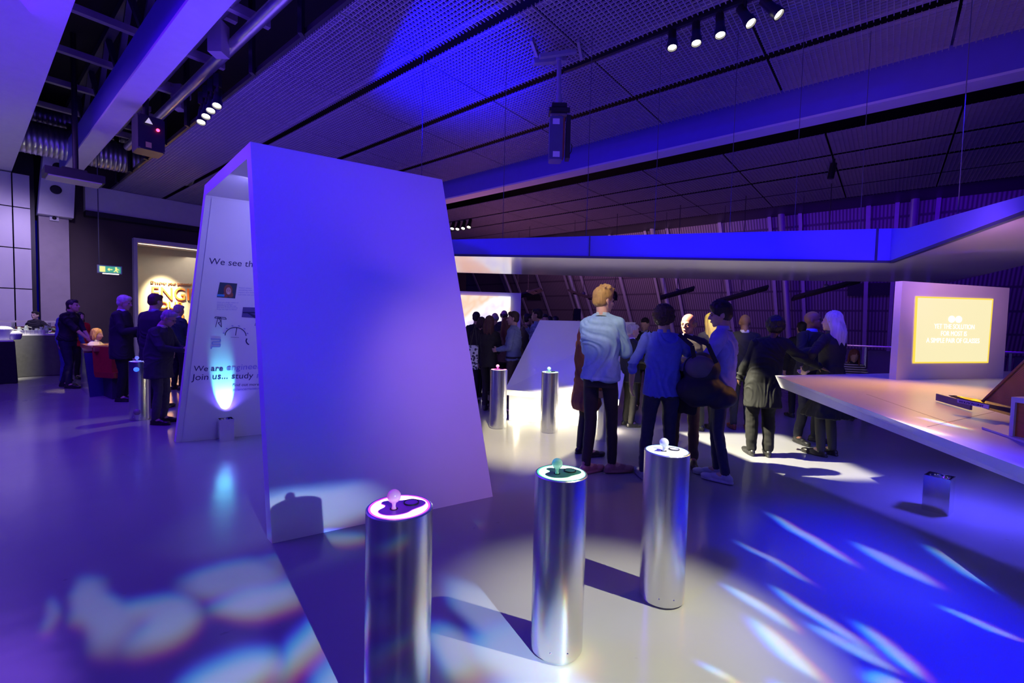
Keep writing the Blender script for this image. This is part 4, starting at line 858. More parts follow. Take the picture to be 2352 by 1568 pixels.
# front black-clothed table, rear bar table
def bartable(name, label, u0, u1, v0, v1, h, clothm):
    t_ = thing(name, label, 'table', uv((u0+u1)/2, (v0+v1)/2, 0)); bm = BM(); wallbox(bm, u0, u1, v0, v1, h-.03, h); obj('table_top', bm, mat('table_linen', (.75,.73,.68), .6), t_)
    bm = BM(); nseg = 40; 
    def ruf(a, b, n): 
        return [a.lerp(b, i/n) for i in range(n)]
    cs = [uv(u0-.02,v0), uv(u0-.02,v1+.02), uv(u1,v1+.02), uv(u1,v0)]; ring = []
    for i in range(4): ring += ruf(cs[i], cs[(i+1)%4], 24)
    cen_ = sum(cs, Vector())/4; lo = [bm.verts.new(p + (p-cen_).normalized()*(.02*math.sin(i*1.3)+.015)+Z*.01) for i, p in enumerate(ring)]; hi = [bm.verts.new(p + Z*(h-.03)) for p in ring]
    for i in range(len(ring)): j = (i+1) % len(ring); bm.faces.new((lo[i], lo[j], hi[j], hi[i]))
    obj('table_skirt', bm, clothm, t_); return t_
bartable('bar_table', 'front bar table with a floor-length black cloth at the far left edge', 14.3, 15.0, -1.6, .70, .92, blackcloth)
bartable('bar_table', 'rear bar table with dark grey cloth carrying cups and glasses', 15.5, 16.3, -1.6, 1.98, 1.0, greycloth)
# back cabinets
bc = thing('back_counter', 'pale back counter with glass fronts behind the barman', 'counter', uv(18.6,0,0))
bm = BM(); wallbox(bm, 18.4, 19.0, -3, 2.3, 0, .9); wallbox(bm, 18.4,19.0,-3,2.3,1.22,1.26); obj('counter_body', bm, mat('counter_grey', (.55,.53,.48), .5), bc)
bm = BM()
for v_ in (-2.2,-1.0,.1,.9,1.6): wallbox(bm, 18.4,18.45,v_-.03,v_+.03,.9,1.22)
obj('glass_frame', bm, steel, bc)
bm = BM(); wallbox(bm, 18.46,18.9,.95,2.2,.9,1.1); obj('food_display', bm, mat('food_dark', (.20,.06,.02), .6, scale=14, var=.4), bc)
# cups: one prototype, copies without parts
bm = BM(); lathe(bm, [(0,.0),(.030,.0),(.036,.01),(.045,.09),(.048,.095),(.043,.09),(.033,.012),(0,.01)], seg=20); me_src = obj('paper_cup', bm, cupm, smooth='auto')
cups = [(51,775),(58,775),(65.5,775),(74,775.5),(83,775.5),(92,776),(99,776)]
for i, (x, y) in enumerate(cups):
    p = uv(15.55, 0, 1.0) + N*(ba(x, y, 15.55).dot(N)); o = me_src if i == 0 else me_src.copy()
    if i: COL.objects.link(o)
    o.location = (p.x, p.y, 1.0); tag(o, '%s white cup from the left in the front row on the rear bar table' % ['first','second','third','fourth','fifth','sixth','seventh'][i], 'cup', 'white cups on the bar')
# glassware: carafes & glasses
def jug(x, label, h, r, u=15.85):
    p = uv(u, ba(x, 760, u).dot(N), 1.0); t_ = thing('glass_jug', label, 'jug', p, 0, 'glass jugs on the bar')
    bm = BM(); lathe(bm, [(0,0),(r*.8,0),(r,.03),(r*.95,h*.6),(r*.6,h*.8),(r*.7,h),(r*.62,h),(r*.52,h*.8),(r*.85,h*.6),(r*.9,.03),(0,.02)], p, 20); obj('glass_body', bm, glassm, t_, True)
    bm = BM(); path(bm, [p+N*r*.7+Z*h*.85, p+N*(r+.05)+Z*h*.75, p+N*(r+.05)+Z*h*.35, p+N*r*.9+Z*h*.25], .008); obj('handle', bm, chrome, t_)
for i, x in enumerate((26, 44, 60, 84, 95, 106)):
    jug(x, '%s glass jug from the left glowing on the rear bar table' % ['first','second','third','fourth','fifth','sixth'][i], .13+.035*((i*7)%3), .045)
for i, x in enumerate((8, 34)):
    p = uv(14.65, ba(x, 790, 14.65).dot(N), .92); t_ = thing('ice_bucket', ['larger pale bowl','smaller pale tub'][i]+' on the black clothed bar table', 'bowl', p)
    bm = BM(); lathe(bm, [(0,0),(.10-.02*i,0),(.12-.02*i,.02),(.15-.03*i,.22-.1*i),(.14-.03*i,.22-.1*i),(.09,.03),(0,.03)], p, 24); obj('bowl', bm, mat('lilac_china', (.45,.42,.6), .4), t_, 'auto')
    bm = BM(); ball(bm, p+Z*(.22-.1*i), (.15-.03*i,.15-.03*i,.07)); obj('ice', bm, cupm, t_, True)

# ================================================================== RED BOOTH at left
bo = thing('red_booth_seat', 'red leather booth seat with high back and blue-lit steel end panel at left', 'seat', atz(235,893,0))
sO = atz(262,925,0)
def sp3(x, y, Y): return aty(x, y, Y)
Yb = atz(256,918,0).y; off = Vector((.10,.40,0))
P4 = [sp3(258,866,Yb), sp3(255,797,Yb+.10), sp3(211,795,Yb+.22), sp3(216,862,Yb+.1)]
bm = BM(); hexa(bm, [P4[0],P4[3],P4[3]+off,P4[0]+off], [P4[1],P4[2],P4[2]+off*.3,P4[1]+off*.3]); bmesh.ops.bevel(bm, geom=bm.edges[:], offset=.02, segments=2); obj('backrest', bm, redleather, bo, 'auto')
bm = BM(); q4_ = [sp3(217,866,Yb+.1), sp3(262,869,Yb-.02), sp3(262,869,Yb-.02)+Vector((.22,.42,0)), sp3(217,866,Yb+.1)+Vector((.2,.5,0))]; hexa(bm, q4_, [p+Z*.10 for p in q4_]); bmesh.ops.bevel(bm, geom=bm.edges[:], offset=.015, segments=2); obj('seat_cushion', bm, redleather, bo, 'auto')
bm = BM(); c4 = [atz(226,903,0), atz(258,917,0)]; c4 += [c4[1]+Vector((.2,.42,0)), c4[0]+Vector((.2,.5,0))]; hexa(bm, c4, [Vector((p.x,p.y,q4_[0].z-.01)) for p in c4]); obj('seat_base', bm, mat('dark_blue_base', (.05,.05,.08), .5), bo)
bm = BM(); pA, pB = atz(186,893,0), atz(206,912,0); ZA = sp3(190,797,pA.y).z; off = Vector((.25,.5,0))
hexa(bm, [pA, pB, pB+off, pA+off], [Vector((pA.x+.02,pA.y,ZA)), Vector((pB.x-.10,pB.y,ZA)), Vector((pB.x-.10,pB.y,ZA))+off, Vector((pA.x+.02,pA.y,ZA))+off]); obj('end_panel', bm, steel, bo)
bm = BM(); hexa(bm, [Vector((pA.x,pA.y,ZA)), Vector((pB.x+.2,pB.y-.1,ZA)), Vector((pB.x+.2,pB.y-.1,ZA))+off, Vector((pA.x,pA.y,ZA))+off], [Vector((pA.x,pA.y,ZA+.07)), Vector((pB.x+.2,pB.y-.1,ZA+.07)), Vector((pB.x+.2,pB.y-.1,ZA+.07))+off, Vector((pA.x,pA.y,ZA+.07))+off]); obj('wooden_cap', bm, wood, bo)
bm = BM(); pC = atz(228,904,0); hexa(bm, [pB+Vector((.01,0,0)), pC, pC+off, pB+off], [Vector((pB.x-.08,pB.y,ZA-.04)), Vector((pC.x,pC.y,ZA-.04)), Vector((pC.x,pC.y,ZA-.04))+off, Vector((pB.x-.08,pB.y,ZA-.04))+off]); obj('blue_side_panel', bm, mat('blue_panel', (.10,.12,.30), .3, .4), bo)
# ================================================================== PEOPLE
def vox(bm, size, sm=4, keep=False):
    """merge overlapping solids into one continuous skin"""
    me = bpy.data.meshes.new('tmp'); bm.to_mesh(me); bm.free()
    o = bpy.data.objects.new('tmp', me); COL.objects.link(o)
    r = o.modifiers.new('r', 'REMESH'); r.mode = 'VOXEL'; r.voxel_size = size; r.use_smooth_shade = True
    s = o.modifiers.new('s', 'SMOOTH'); s.factor = .5; s.iterations = sm
    dg = bpy.context.evaluated_depsgraph_get(); out = bpy.data.meshes.new_from_object(o.evaluated_get(dg))
    bpy.data.objects.remove(o); bpy.data.meshes.remove(me)
    for p in out.polygons: p.use_smooth = True
    return out
def addmesh(name, me, m, parent):
    me.materials.clear(); me.materials.append(m); me.name = name
    o = bpy.data.objects.new(name, me); COL.objects.link(o); o.parent = parent; return o
def folds(me, amp, f=(9,9,4), seed=0.0, zr=None):
    for v, n in [(v, v.normal.copy()) for v in me.vertices]:
        c = v.co; k = noise.noise(Vector((c.x*f[0]+seed, c.y*f[1]+seed*2, c.z*f[2]-seed)))
        k += .5*noise.noise(Vector((c.x*f[0]*2.3-seed, c.y*f[1]*2.3, c.z*f[2]*2.6+seed)))
        v.co = c + n*(amp*k)
def drape(me, amp, seed):
    """soft diagonal folds gathering towards the waist"""
    for v, n in [(v, v.normal.copy()) for v in me.vertices]:
        c = v.co; s_ = c.x*.8 + c.z*.55 + .35*noise.noise(Vector((c.x*3+seed, c.y*3, c.z*3)))
        k = noise.noise(Vector((s_*13+seed, c.y*6, c.z*3.2-seed))); k = 1-abs(k)*2.4; k2 = noise.noise(Vector((c.x*5, c.y*5+seed, c.z*5)))
        v.co = c + n*(amp*(.95*max(0, k)*max(0, .6+k2) + .35*k2))
def limb(bm, pts, rads, seg=14):
    for a, b, r0, r1 in zip(pts, pts[1:], rads, rads[1:]):
        if (Vector(b)-Vector(a)).length > 1e-4: tube(bm, a, b, r0, r1, seg=seg)
    for p, r in zip(pts, rads): ball(bm, p, r, u=seg, v=8)
def loft(bm, rings, seg=24, p=2.4):
    """rings: (centre, rx, ry, X, Y)"""
    R_ = []
    for c, rx, ry, X, Y in rings:
        row = []
        for i in range(seg):
            a = 2*math.pi*i/seg; ca, sa = math.cos(a), math.sin(a)
            row.append(bm.verts.new(Vector(c) + X*(rx*math.copysign(abs(ca)**(2/p), ca)) + Y*(ry*math.copysign(abs(sa)**(2/p), sa))))
        R_.append(row)
    for a, b in zip(R_, R_[1:]):
        for i in range(seg): bm.faces.new((a[i], a[(i+1)%seg], b[(i+1)%seg], b[i]))
    bm.faces.new(R_[0][::-1]); bm.faces.new(R_[-1])
def ik(a, b, l1, l2, pole):
    a, b = Vector(a), Vector(b); d = b-a; L = d.length
    if L > (l1+l2)*.995: b = a + d*((l1+l2)*.995/L); d = b-a; L = d.length
    x = (l1*l1 - l2*l2 + L*L)/(2*L); h = math.sqrt(max(0, l1*l1 - x*x)); u = d/L
    pl = Vector(pole); pl = (pl - u*pl.dot(u)); pl = pl.normalized() if pl.length > 1e-4 else Vector((0,1,0))
    return a + u*x + pl*h, b
def hand(bm, w, d, palm, s=1, curl=.35, spread=1.0):
    """palm and five separate fingers; d points along the forearm, palm is the palm's facing, s +1 right / -1 left"""
    d = d.normalized(); palm = Vector(palm); palm = (palm - d*palm.dot(d)).normalized(); x = d.cross(palm).normalized()
    th = x*(1 if s > 0 else -1)
    c = w + d*.045; M = Matrix((x, palm, d)).transposed()
    ball(bm, c, (.041, .016, .052), M, u=14, v=10)
    for i, (off, L) in enumerate(((.031,.070),(.0105,.079),(-.0105,.073),(-.030,.058))):
        p = w + d*.082 + th*off*spread*.98; dd = (d + th*off*2.0).normalized(); cr = curl*(1+.12*i); P = [p - dd*.02]; 
        for k in range(3):
            q = P[-1] + (dd*math.cos(cr*(k+.4)) + palm*math.sin(cr*(k+.4)))*(L/3+(.02 if k == 0 else 0)); P.append(q)
        limb(bm, P, [.0098,.0092,.0086,.0076], seg=8)
    b0 = w + d*.022 + th*.026; limb(bm, [b0, b0 + (th*.75+d*.55+palm*.25).normalized()*.036, b0 + (th*.5+d*.8+palm*.35).normalized()*.064, b0 + (th*.35+d*.85+palm*.45).normalized()*.086], [.0135,.0120,.0105,.0088], seg=8)
def head_solid(bm, hc, M, chin=1.0):
    def T_(p): return hc + M @ Vector(p)
    ball(bm, T_((0,-.012,.032)), (.076,.096,.092), M)
    ball(bm, T_((0,.022,-.028)), (.063,.070,.083), M)
    ball(bm, T_((0,.038,-.076)), (.045,.045,.036), M); ball(bm, T_((0,.066,-.100)), (.021,.017,.016*chin), M)
    ball(bm, T_((0,.078,.018)), (.046,.014,.010), M)
    limb(bm, [T_((0,.088,.012)), T_((0,.103,-.014)), T_((0,.107,-.026))], [.008,.0105,.0135], 10)
    ball(bm, T_((.011,.094,-.030)), (.008,.008,.007), M); ball(bm, T_((-.011,.094,-.030)), (.008,.008,.007), M)
    ball(bm, T_((0,.087,-.058)), (.022,.010,.0055), M); ball(bm, T_((0,.084,-.067)), (.019,.011,.006), M)
    ball(bm, T_((.034,.066,-.022)), (.022,.016,.018), M); ball(bm, T_((-.034,.066,-.022)), (.022,.016,.018), M)
    for s in (-1, 1):
        ball(bm, T_((s*.079,-.008,-.008)), (.008,.020,.032), M @ Matrix.Rotation(R(s*14), 3, 'Z')); ball(bm, T_((s*.077,-.004,-.034)), (.008,.010,.012), M)
HAIRM = {}
def hairmat(name, col, rough=.55):
    k = 'hair_'+name
    if k in MT: return MT[k]
    m = mat(k, col, rough, var=.30, scale=38, stretch=(1,1,.12), bump=.5); return m
SEED = [0]
def person(label, loc, face, H, top='suit', topcol=None, legs='trousers', legcol=None, hair='short', haircol=(.03,.02,.015), skinm=None, shoecol=(.02,.02,.02),
           lean=(0,0), hy=0.0, hp=0.0, hr=0.0, rh=None, lh=None, rpole=None, lpole=None, feet=None, seat=None, res=.009, slim=1.0, glasses=False, collar=None, sleeve=1.0, hem=None, extra=None, group=None, knees=None, hairlen=.34, curl=(.35,.35), palms=None, belly=0.0, eyes=True, belt=False, skirt=(.50,.235)):
    """built facing +Y, feet at the origin, then turned and scaled to stature H"""
    SEED[0] += 1; sd = SEED[0]*3.17; skinm = skinm or skin
    if not eyes and res == .009: res = .0115
    s = H/1.80
    root = thing('person', label, 'person', Vector((loc[0], loc[1], loc[2] if len(loc) > 2 else 0)), -R(face), group, True); root.scale = (s, s, s)
    hipz = .945 if seat is None else seat
    pel = Vector((0, 0, hipz)); L = Vector((lean[0], lean[1], 0))
    def spine(t):         # t 0 pelvis .. 1 neck base
        return pel + Vector((L.x*t*t, L.y*t*t, 0)) + Z*(.565*t*math.sqrt(max(.2, 1-(L.length*t*.9)**2*1.2)))
    nb = spine(1.0); up = (spine(1.0)-spine(.8)).normalized(); X = Vector((1,0,0)); 
    Yb = up.cross(X)*-1; Yb = Yb if Yb.y > 0 else -Yb
    sh = {1: nb + X*.163*slim - up*.070, -1: nb - X*.163*slim - up*.070}
    hc = nb + up*.155 + Vector((0,.025+ (.03 if hp > 0 else 0)*min(1,hp/30),0))
    M = (Matrix.Rotation(-R(hy), 3, 'Z') @ Matrix.Rotation(-R(hp), 3, 'X') @ Matrix.Rotation(R(hr), 3, 'Y'))
    hc = hc + Vector((0, .0012*hp, -.0006*abs(hp)))
    hands = {1: Vector(rh) if rh else sh[1] + Vector((.075,.05,-.545)), -1: Vector(lh) if lh else sh[-1] + Vector((-.075,.05,-.545))}
    poles = {1: rpole or (.5,-1,-.2), -1: lpole or (-.5,-1,-.2)}
    el, wr = {}, {}
    for k in (1,-1): el[k], wr[k] = ik(sh[k], hands[k], .285, .255, poles[k])
    feet = feet or ((.10,.0),(-.10,.0)); hip = {1: pel + X*.088, -1: pel - X*.088}; an, kn = {}, {}
    fdir = {}
    for k, f in ((1, feet[0]), (-1, feet[1])):
        a = Vector((f[0], f[1], f[2] if len(f) > 2 else .085)); fdir[k] = R(f[3]) if len(f) > 3 else R(8*k)
        kn[k], an[k] = ik(hip[k], a, .435, .43, (0,1,0) if knees is None else knees); 
    # ---- body
    bm = BM(); head_solid(bm, hc, M)
    limb(bm, [nb - up*.05, nb + up*.03, hc + M @ Vector((0,-.022,-.05))], [.066*slim,.055,.053])
    loft(bm, [(spine(t), rx*slim*.92, ry*.92, X, Yb) for t, rx, ry in ((-.10,.12,.09),(0,.155,.10),(.28,.125,.088),(.55,.140,.100),(.82,.155,.098),(.95,.10,.07))])
    dh = {}
    for k in (1,-1):
        limb(bm, [sh[k]-Z*.01, sh[k]*.4+el[k]*.6, el[k], el[k]*.6+wr[k]*.4, wr[k]], [.044,.037,.032,.033,.024])
        dh[k] = (wr[k]-el[k]).normalized()
        pm = palms[0 if k == 1 else 1] if palms else (Vector((-k,.2,0)))
        hand(bm, wr[k], dh[k], pm, k, curl[0 if k == 1 else 1])
        limb(bm, [hip[k], hip[k]*.5+kn[k]*.5, kn[k], kn[k]*.6+an[k]*.4, an[k]], [.078,.066,.050,.048,.034])
        fd = Vector((math.sin(fdir[k]), math.cos(fdir[k]), 0)); limb(bm, [an[k], an[k]+fd*.10-Z*.04, an[k]+fd*.15-Z*.05], [.036,.032,.024], 8)
    me = vox(bm, res*.85 if eyes else res*1.05, 2); bod = addmesh('body', me, skinm, root)
    T_ = lambda p: hc + M @ Vector(p)
    # ---- eyes and lips
    if eyes:
        for k in (1,-1):
            bm = BM(); ball(bm, T_((k*.030,.0845,.000)), (.0115,.006,.0062), M, u=12, v=8); obj('eye', bm, mat('eye_dark', (.05,.035,.03), .25), bod, True)
            bm = BM(); limb(bm, [T_((k*.016,.090,.017)), T_((k*.032,.088,.021)), T_((k*.046,.078,.017))], [.0035,.004,.0028], 6); obj('eyebrow', bm, hairmat('brow%d' % int(haircol[0]*50), tuple(c*.7 for c in haircol)), bod, True)
        bm = BM(); ball(bm, T_((0,.0935,-.062)), (.019,.0055,.0055), M, u=12, v=8); obj('lips', bm, mat('lip_red', (.36,.12,.10), .4), bod, True)
    # ---- trousers / skirt
    lm = mat('cloth_%d_%d_%d' % tuple(int(c*999) for c in legcol), legcol, .85, var=.12, scale=30) if legcol else black
    if legs in ('trousers', 'skinny', 'wide'):
        w = {'trousers': 1.0, 'skinny': .86, 'wide': 1.22}[legs]; bm = BM()
        loft(bm, [(pel + Z*z_, rx*slim, ry, X, Vector((0,1,0))) for z_, rx, ry in ((-.10,.165,.105),(-.02,.172,.118),(.06,.160,.108),(.13,.148,.102))])
        for k in (1,-1):
            hb = an[k] + (kn[k]-an[k]).normalized()*.015
            limb(bm, [hip[k] - Z*.02, hip[k]*.5+kn[k]*.5, kn[k], kn[k]*.55+an[k]*.45, hb], [.093*min(w,1.05), .083*w, .064*w, .060*w, .052*w])
        me = vox(bm, res, 3); folds(me, .010 if legs != 'skinny' else .005, (7,7,9), sd); addmesh('trousers', me, lm, root)
    if legs == 'skirt':
        bm = BM(); kz = skirt[0]; loft(bm, [(pel + Z*z_, rx, ry, X, Vector((0,1,0))) for z_, rx, ry in ((-(hipz-kz),skirt[1],skirt[1]*.85),(-.25,.21,.17),(-.05,.175,.125),(.14,.145,.10))])
        me = vox(bm, res, 3); folds(me, .022, (16,16,1.0), sd); addmesh('skirt', me, lm, root)
        bm = BM()
        for k in (1,-1): limb(bm, [hip[k]-Z*.2, kn[k], kn[k]*.55+an[k]*.45, an[k]], [.06,.056,.058,.046])
        me = vox(bm, res, 3); addmesh('tights', me, mat('black_tights', (.02,.02,.02), .8), root)
    # ---- shoes
    shm = mat('shoe_%d_%d_%d' % tuple(int(c*999) for c in shoecol), shoecol, .35, var=.08)
    for k in (1,-1):
        fd = Vector((math.sin(fdir[k]), math.cos(fdir[k]), 0)); sd_ = Vector((fd.y,-fd.x,0)); a = Vector((an[k].x, an[k].y, an[k].z-.085)); Mz = Matrix((sd_, fd, Z)).transposed()
        bm = BM(); ball(bm, a + fd*.165 + Z*.036, (.044,.070,.030), Mz); ball(bm, a + fd*.06 + Z*.045, (.038,.10,.042), Mz); ball(bm, a - fd*.025 + Z*.045, (.036,.050,.045), Mz); limb(bm, [a+Z*.06, a+Z*.105], [.042,.044], 10)
        c0 = a + fd*.075 + Z*.012; loft(bm, [(c0 - Z*.010, .040, .155, sd_, fd), (c0 + Z*.008, .041, .157, sd_, fd)], p=2.6)
        me = vox(bm, .007, 2)
        for v in me.vertices: v.co.z = max(v.co.z, a.z+.001)
        addmesh('shoe', me, shm, root)
    # ---- top garment
    tm = mat('cloth_%d_%d_%d' % tuple(int(c*999) for c in topcol), topcol, .8, var=.10, scale=24, bump=.05) if topcol else black
    infl = {'suit': 1.17, 'shirt': 1.06, 'sweater': 1.12, 'tee': 1.05, 'dress': 1.05}[top]
    hz = hem if hem is not None else {'suit': -.16, 'shirt': .03, 'sweater': -.02, 'tee': -.06, 'dress': -.05}[top]
    bm = BM(); b_ = belly
    prof = [(0,.168,.112+b_*.4),(.15,.158,.108+b_),(.30,.150,.106+b_),(.55,.158,.116+b_*.4),(.78,.170,.112),(.89,.150,.094),(.96,.105,.078),(1.0,.078,.066)]
    rings = [(spine(t), rx*infl*slim, ry*infl, X, Yb) for t, rx, ry in prof]
    low = [(pel + Z*hz, .180*infl*slim, (.125+b_*.3)*infl, X, Vector((0,1,0)))] if hz < -.005 else []
    if hz > .005: rings = [(pel + Z*hz, .162*infl*slim, (.112+b_)*infl, X, Yb)] + rings[1:]
    loft(bm, low + rings)
    for k in (1,-1):
        limb(bm, [nb - up*.030 + X*k*.045, sh[k]+Z*.004], [.046*infl,.054*infl])
        e = el[k]*(1-sleeve)+wr[k]*sleeve if sleeve > 0 else None
        if sleeve > 0: limb(bm, [sh[k], sh[k]*.45+el[k]*.55, el[k], el[k]*.5+e*.5, e - dh[k]*.005], [.057*infl,.049*infl,.044*infl,.040*infl,(.034 if sleeve > .8 else .043)*infl])
        else: limb(bm, [sh[k], sh[k]*.5+el[k]*.5], [.064*infl,.058*infl])
    me = vox(bm, res, 3); drape(me, {'suit': .016, 'shirt': .024, 'sweater': .024, 'tee': .012, 'dress': .012}[top], sd)
    nm = {'suit': 'jacket', 'shirt': 'shirt', 'sweater': 'sweater', 'tee': 'blouse', 'dress': 'dress'}[top]; gar = addmesh(nm, me, tm, root)
    # ---- collar and shirt front
    cc = collar or (tuple(min(1, c*1.1+.01) for c in topcol) if topcol else (.02,.02,.02)); cmn = mat('collar_%d_%d_%d' % tuple(int(c*999) for c in cc), cc, .7)
    bm = BM(); yb = Yb; ctr = nb + up*.012 + yb*.008
    loft(bm, [(ctr - up*.022, .074*max(slim,.95), .070, X, yb), (ctr + up*.008, .064, .062, X, yb), (ctr + up*.030, .059, .058, X, yb)]); obj('collar', bm, cmn, gar, True)
    if top == 'suit' and collar:
        bm = BM(); f0 = spine(.96)+yb*.080; f1 = spine(.50)+yb*.138*(1+b_*2); x_ = X
        v = [bm.verts.new(p) for p in (f0-x_*.052, f0+x_*.052, f1+x_*.006, f1-x_*.006)]; w = [bm.verts.new(p.co - yb*.05) for p in v]
        bm.faces.new(v); bm.faces.new(w[::-1])
        for i in range(4): bm.faces.new((v[i], v[(i+1)%4], w[(i+1)%4], w[i]))
        obj('shirt_front', bm, cmn, gar)
    if belt:
        bm = BM(); lathe(bm, [(1,0),(1.02,.0),(1.02,.035),(1,.035)], (0,0,0), 32); 
        for v in bm.verts: v.co = pel + Vector((v.co.x*.172*slim*infl, v.co.y*.122*infl, v.co.z + .03))
        obj('belt', bm, black, root)
    # ---- hair
    hm = hairmat('%d_%d_%d' % tuple(int(c*999) for c in haircol), haircol)
    if hair != 'bald':
        bm = BM(); hv = .007
        if hair in ('short', 'balding', 'tousled', 'curly', 'quiff'):
            g = {'short': .006, 'balding': .010, 'tousled': .014, 'curly': .026, 'quiff': .010}[hair]
            if hair == 'balding':
                for k in (-1, 1): ball(bm, T_((k*.052,-.030,.012)), (.030+g,.066,.050), M)
                ball(bm, T_((0,-.070,.005)), (.055,.042+g,.055), M)
            else:
                ball(bm, T_((0,-.020,.046)), (.077+g,.090+g,.084+g), M)
                ball(bm, T_((0,-.045,.000)), (.071+g,.060+g,.072+g*.5), M)
                if hair != 'curly': ball(bm, T_((0,.045,.085)), (.056,.045,.036+g), M)
            if hair in ('quiff', 'tousled'):
                rnd = random.Random(SEED[0])
                for i in range(60):
                    az_ = rnd.uniform(-1.7, 1.7) if i % 3 else rnd.uniform(0, 6.28); el_ = rnd.uniform(.45, 1.5); o3 = Vector((math.sin(az_)*math.cos(el_), math.cos(az_)*math.cos(el_), math.sin(el_)))
                    p0_ = Vector((o3.x*.076, -.016+o3.y*.090, .046+o3.z*.084)); d3_ = (o3*.7 + Vector((rnd.uniform(-.3,.6), .55, .25))).normalized(); l_ = rnd.uniform(.022,.042)*(1.2 if hair == 'quiff' else .9)
                    limb(bm, [T_(p0_), T_(p0_ + d3_*l_*.6), T_(p0_ + d3_*l_ + Vector((0,.006,-.004)))], [.013,.010,.004], 6)
            if hair == 'curly':
                rnd = random.Random(SEED[0])
                for i in range(70):
                    a = rnd.uniform(0, 6.28); e_2 = rnd.uniform(-.5,1.4); r_ = (.098,.108,.108); ball(bm, T_((math.cos(a)*math.cos(e_2)*r_[0], -.025+math.sin(a)*math.cos(e_2)*r_[1]*(.9 if math.sin(a) > 0 else 1), .030+math.sin(e_2)*r_[2])), .019, u=8, v=6)
        else:   # long / bob / ponytail
            ball(bm, T_((0,-.020,.046)), (.086,.098,.092), M); ball(bm, T_((0,-.045,.0)), (.083,.075,.09), M)
            ln = hairlen; dn = Vector((0,0,-1)); back = M @ Vector((0,-1,0)); back.z = 0
            for k, (dx, dy, w_) in enumerate(((-.066,-.025,.030),(.066,-.025,.030),(-.045,-.065,.038),(.045,-.065,.038),(0,-.082,.042),(-.070,.010,.018),(.070,.010,.018))):
                p0_ = T_((dx,dy,.03)); n_ = 4; P = [p0_]; 
                for j in range(1, n_+1):
                    t_ = j/n_; P.append(p0_ + dn*(ln*t_)*(1 if k < 5 else .8) + back*(.05*min(1,t_*2)*(1 if ln > .2 else .1)) + (M @ Vector((dx,0,0)))*(.35*t_))
                limb(bm, P, [w_, w_*1.05, w_, w_*.85, w_*.45], 10)
        me = vox(bm, hv if eyes else .010, 2)
        if hair == 'curly': folds(me, .010, (60,60,60), sd)
        elif hair in ('long','bob'): folds(me, .006, (55,55,4), sd)
        else: folds(me, .0035, (45,30,30), sd)
        addmesh('hair', me, hm, root)
    if glasses:
        bm = BM()
        for k in (1,-1):
            c = T_((k*.031,.102,-.001)); 
            Pp = [c + M @ Vector((math.cos(a)*.022, 0, math.sin(a)*.015)) for a in [2*math.pi*i/14 for i in range(15)]]; path(bm, Pp, .0016, 5)
            path(bm, [T_((k*.053,.101,.004)), T_((k*.078,.05,.006)), T_((k*.082,-.01,.004))], .0016, 5)
        path(bm, [T_((-.010,.104,.001)), T_((.010,.104,.001))], .0016, 5); obj('glasses', bm, black, root)
    return dict(root=root, hand=wr, hd=dh, sh=sh, nb=nb, spine=spine, T=T_, hc=hc, s=s)
def localpart(P, name, bm, m, smooth=False, label=None): return obj(name, bm, m, P['root'], smooth, label)
def worldpt(P, p):
    r = P['root']; return r.location + Matrix.Rotation(r.rotation_euler.z, 3, 'Z') @ (Vector(p)*P['s'])
def held(P, name, label, cat, p, bm, m, smooth='auto'):
    """an object carried by a person: stays a thing of its own"""
    o = obj(name, bm, m, None, smooth); r = P['root']
    o.matrix_world = Matrix.LocRotScale(r.location, r.rotation_euler, (P['s'],)*3); return tag(o, label, cat)
def stand(x, y, yh):      # floor spot and stature from the soles and the crown
    p = atz(x, y, 0); top_ = atpl(x, yh, p, Vector((0,1,0))); return (p.x, p.y), top_.z
def behind(x, Y, yh):     # soles hidden: bearing, distance and crown
    top_ = aty(x, yh, Y); return (top_.x, top_.y), top_.z
navy_suit = (.012,.013,.022); black_suit = (.010,.010,.012)
# ---------------------------------------------------------------- centre group
lo, H = stand(1372, 1088, 656)
C1 = person('tall blond man in a pale blue sweater and black jeans, seen from behind', lo, 28, H, 'sweater', (.24,.40,.60), 'skinny', (.020,.018,.020), 'quiff', (.46,.28,.08), shoecol=(.32,.14,.16), hy=40, hp=4,
    rh=(.13,.32,1.16), rpole=(.55,-.5,-1), lh=(-.10,.34,1.16), lpole=(-.45,-.5,-1), feet=((.11,.10,.085,50),(-.10,-.05,.085,30)), res=.008, collar=(.34,.48,.55), hem=-.03, slim=.93)
bm = BM(); path(bm, [C1['nb'] + Vector((math.cos(a)*.072, math.sin(a)*.070, -.012+.02*math.sin(a)*-1)) for a in [2*math.pi*i/20 for i in range(21)]], .005, 6); localpart(C1, 'lanyard', bm, black)
lo, H = stand(1342, 1045, 727)
person('woman with ginger hair and brown coat hidden behind the blond man', lo, 60, H, 'suit', (.22,.07,.02), 'skirt', (.20,.07,.03), 'long', (.42,.13,.03), hem=-.14, skirt=(.60,.17), lh=(-.1,.3,1.2), eyes=False, slim=.85, hairlen=.28)
lo, H = stand(1442, 978, 742)
person('grey haired man in a dark suit and white collar beside the blond man', lo, 75, H, 'suit', black_suit, 'trousers', (.018,.016,.015), 'short', (.42,.42,.42), hy=10, hp=6, collar=(.65,.65,.68), rh=(.12,.30,1.15), lh=(-.12,.3,1.12), belly=.03, eyes=False)
lo, H = behind(1482, 8.3, 728)
person('dark haired man in a dark suit behind the curly haired man', lo, 200, H, 'suit', black_suit, 'trousers', black_suit, 'short', (.02,.015,.012), hy=20, hp=12, eyes=False, collar=(.3,.3,.4))
lo, H = stand(1512, 1098, 700)
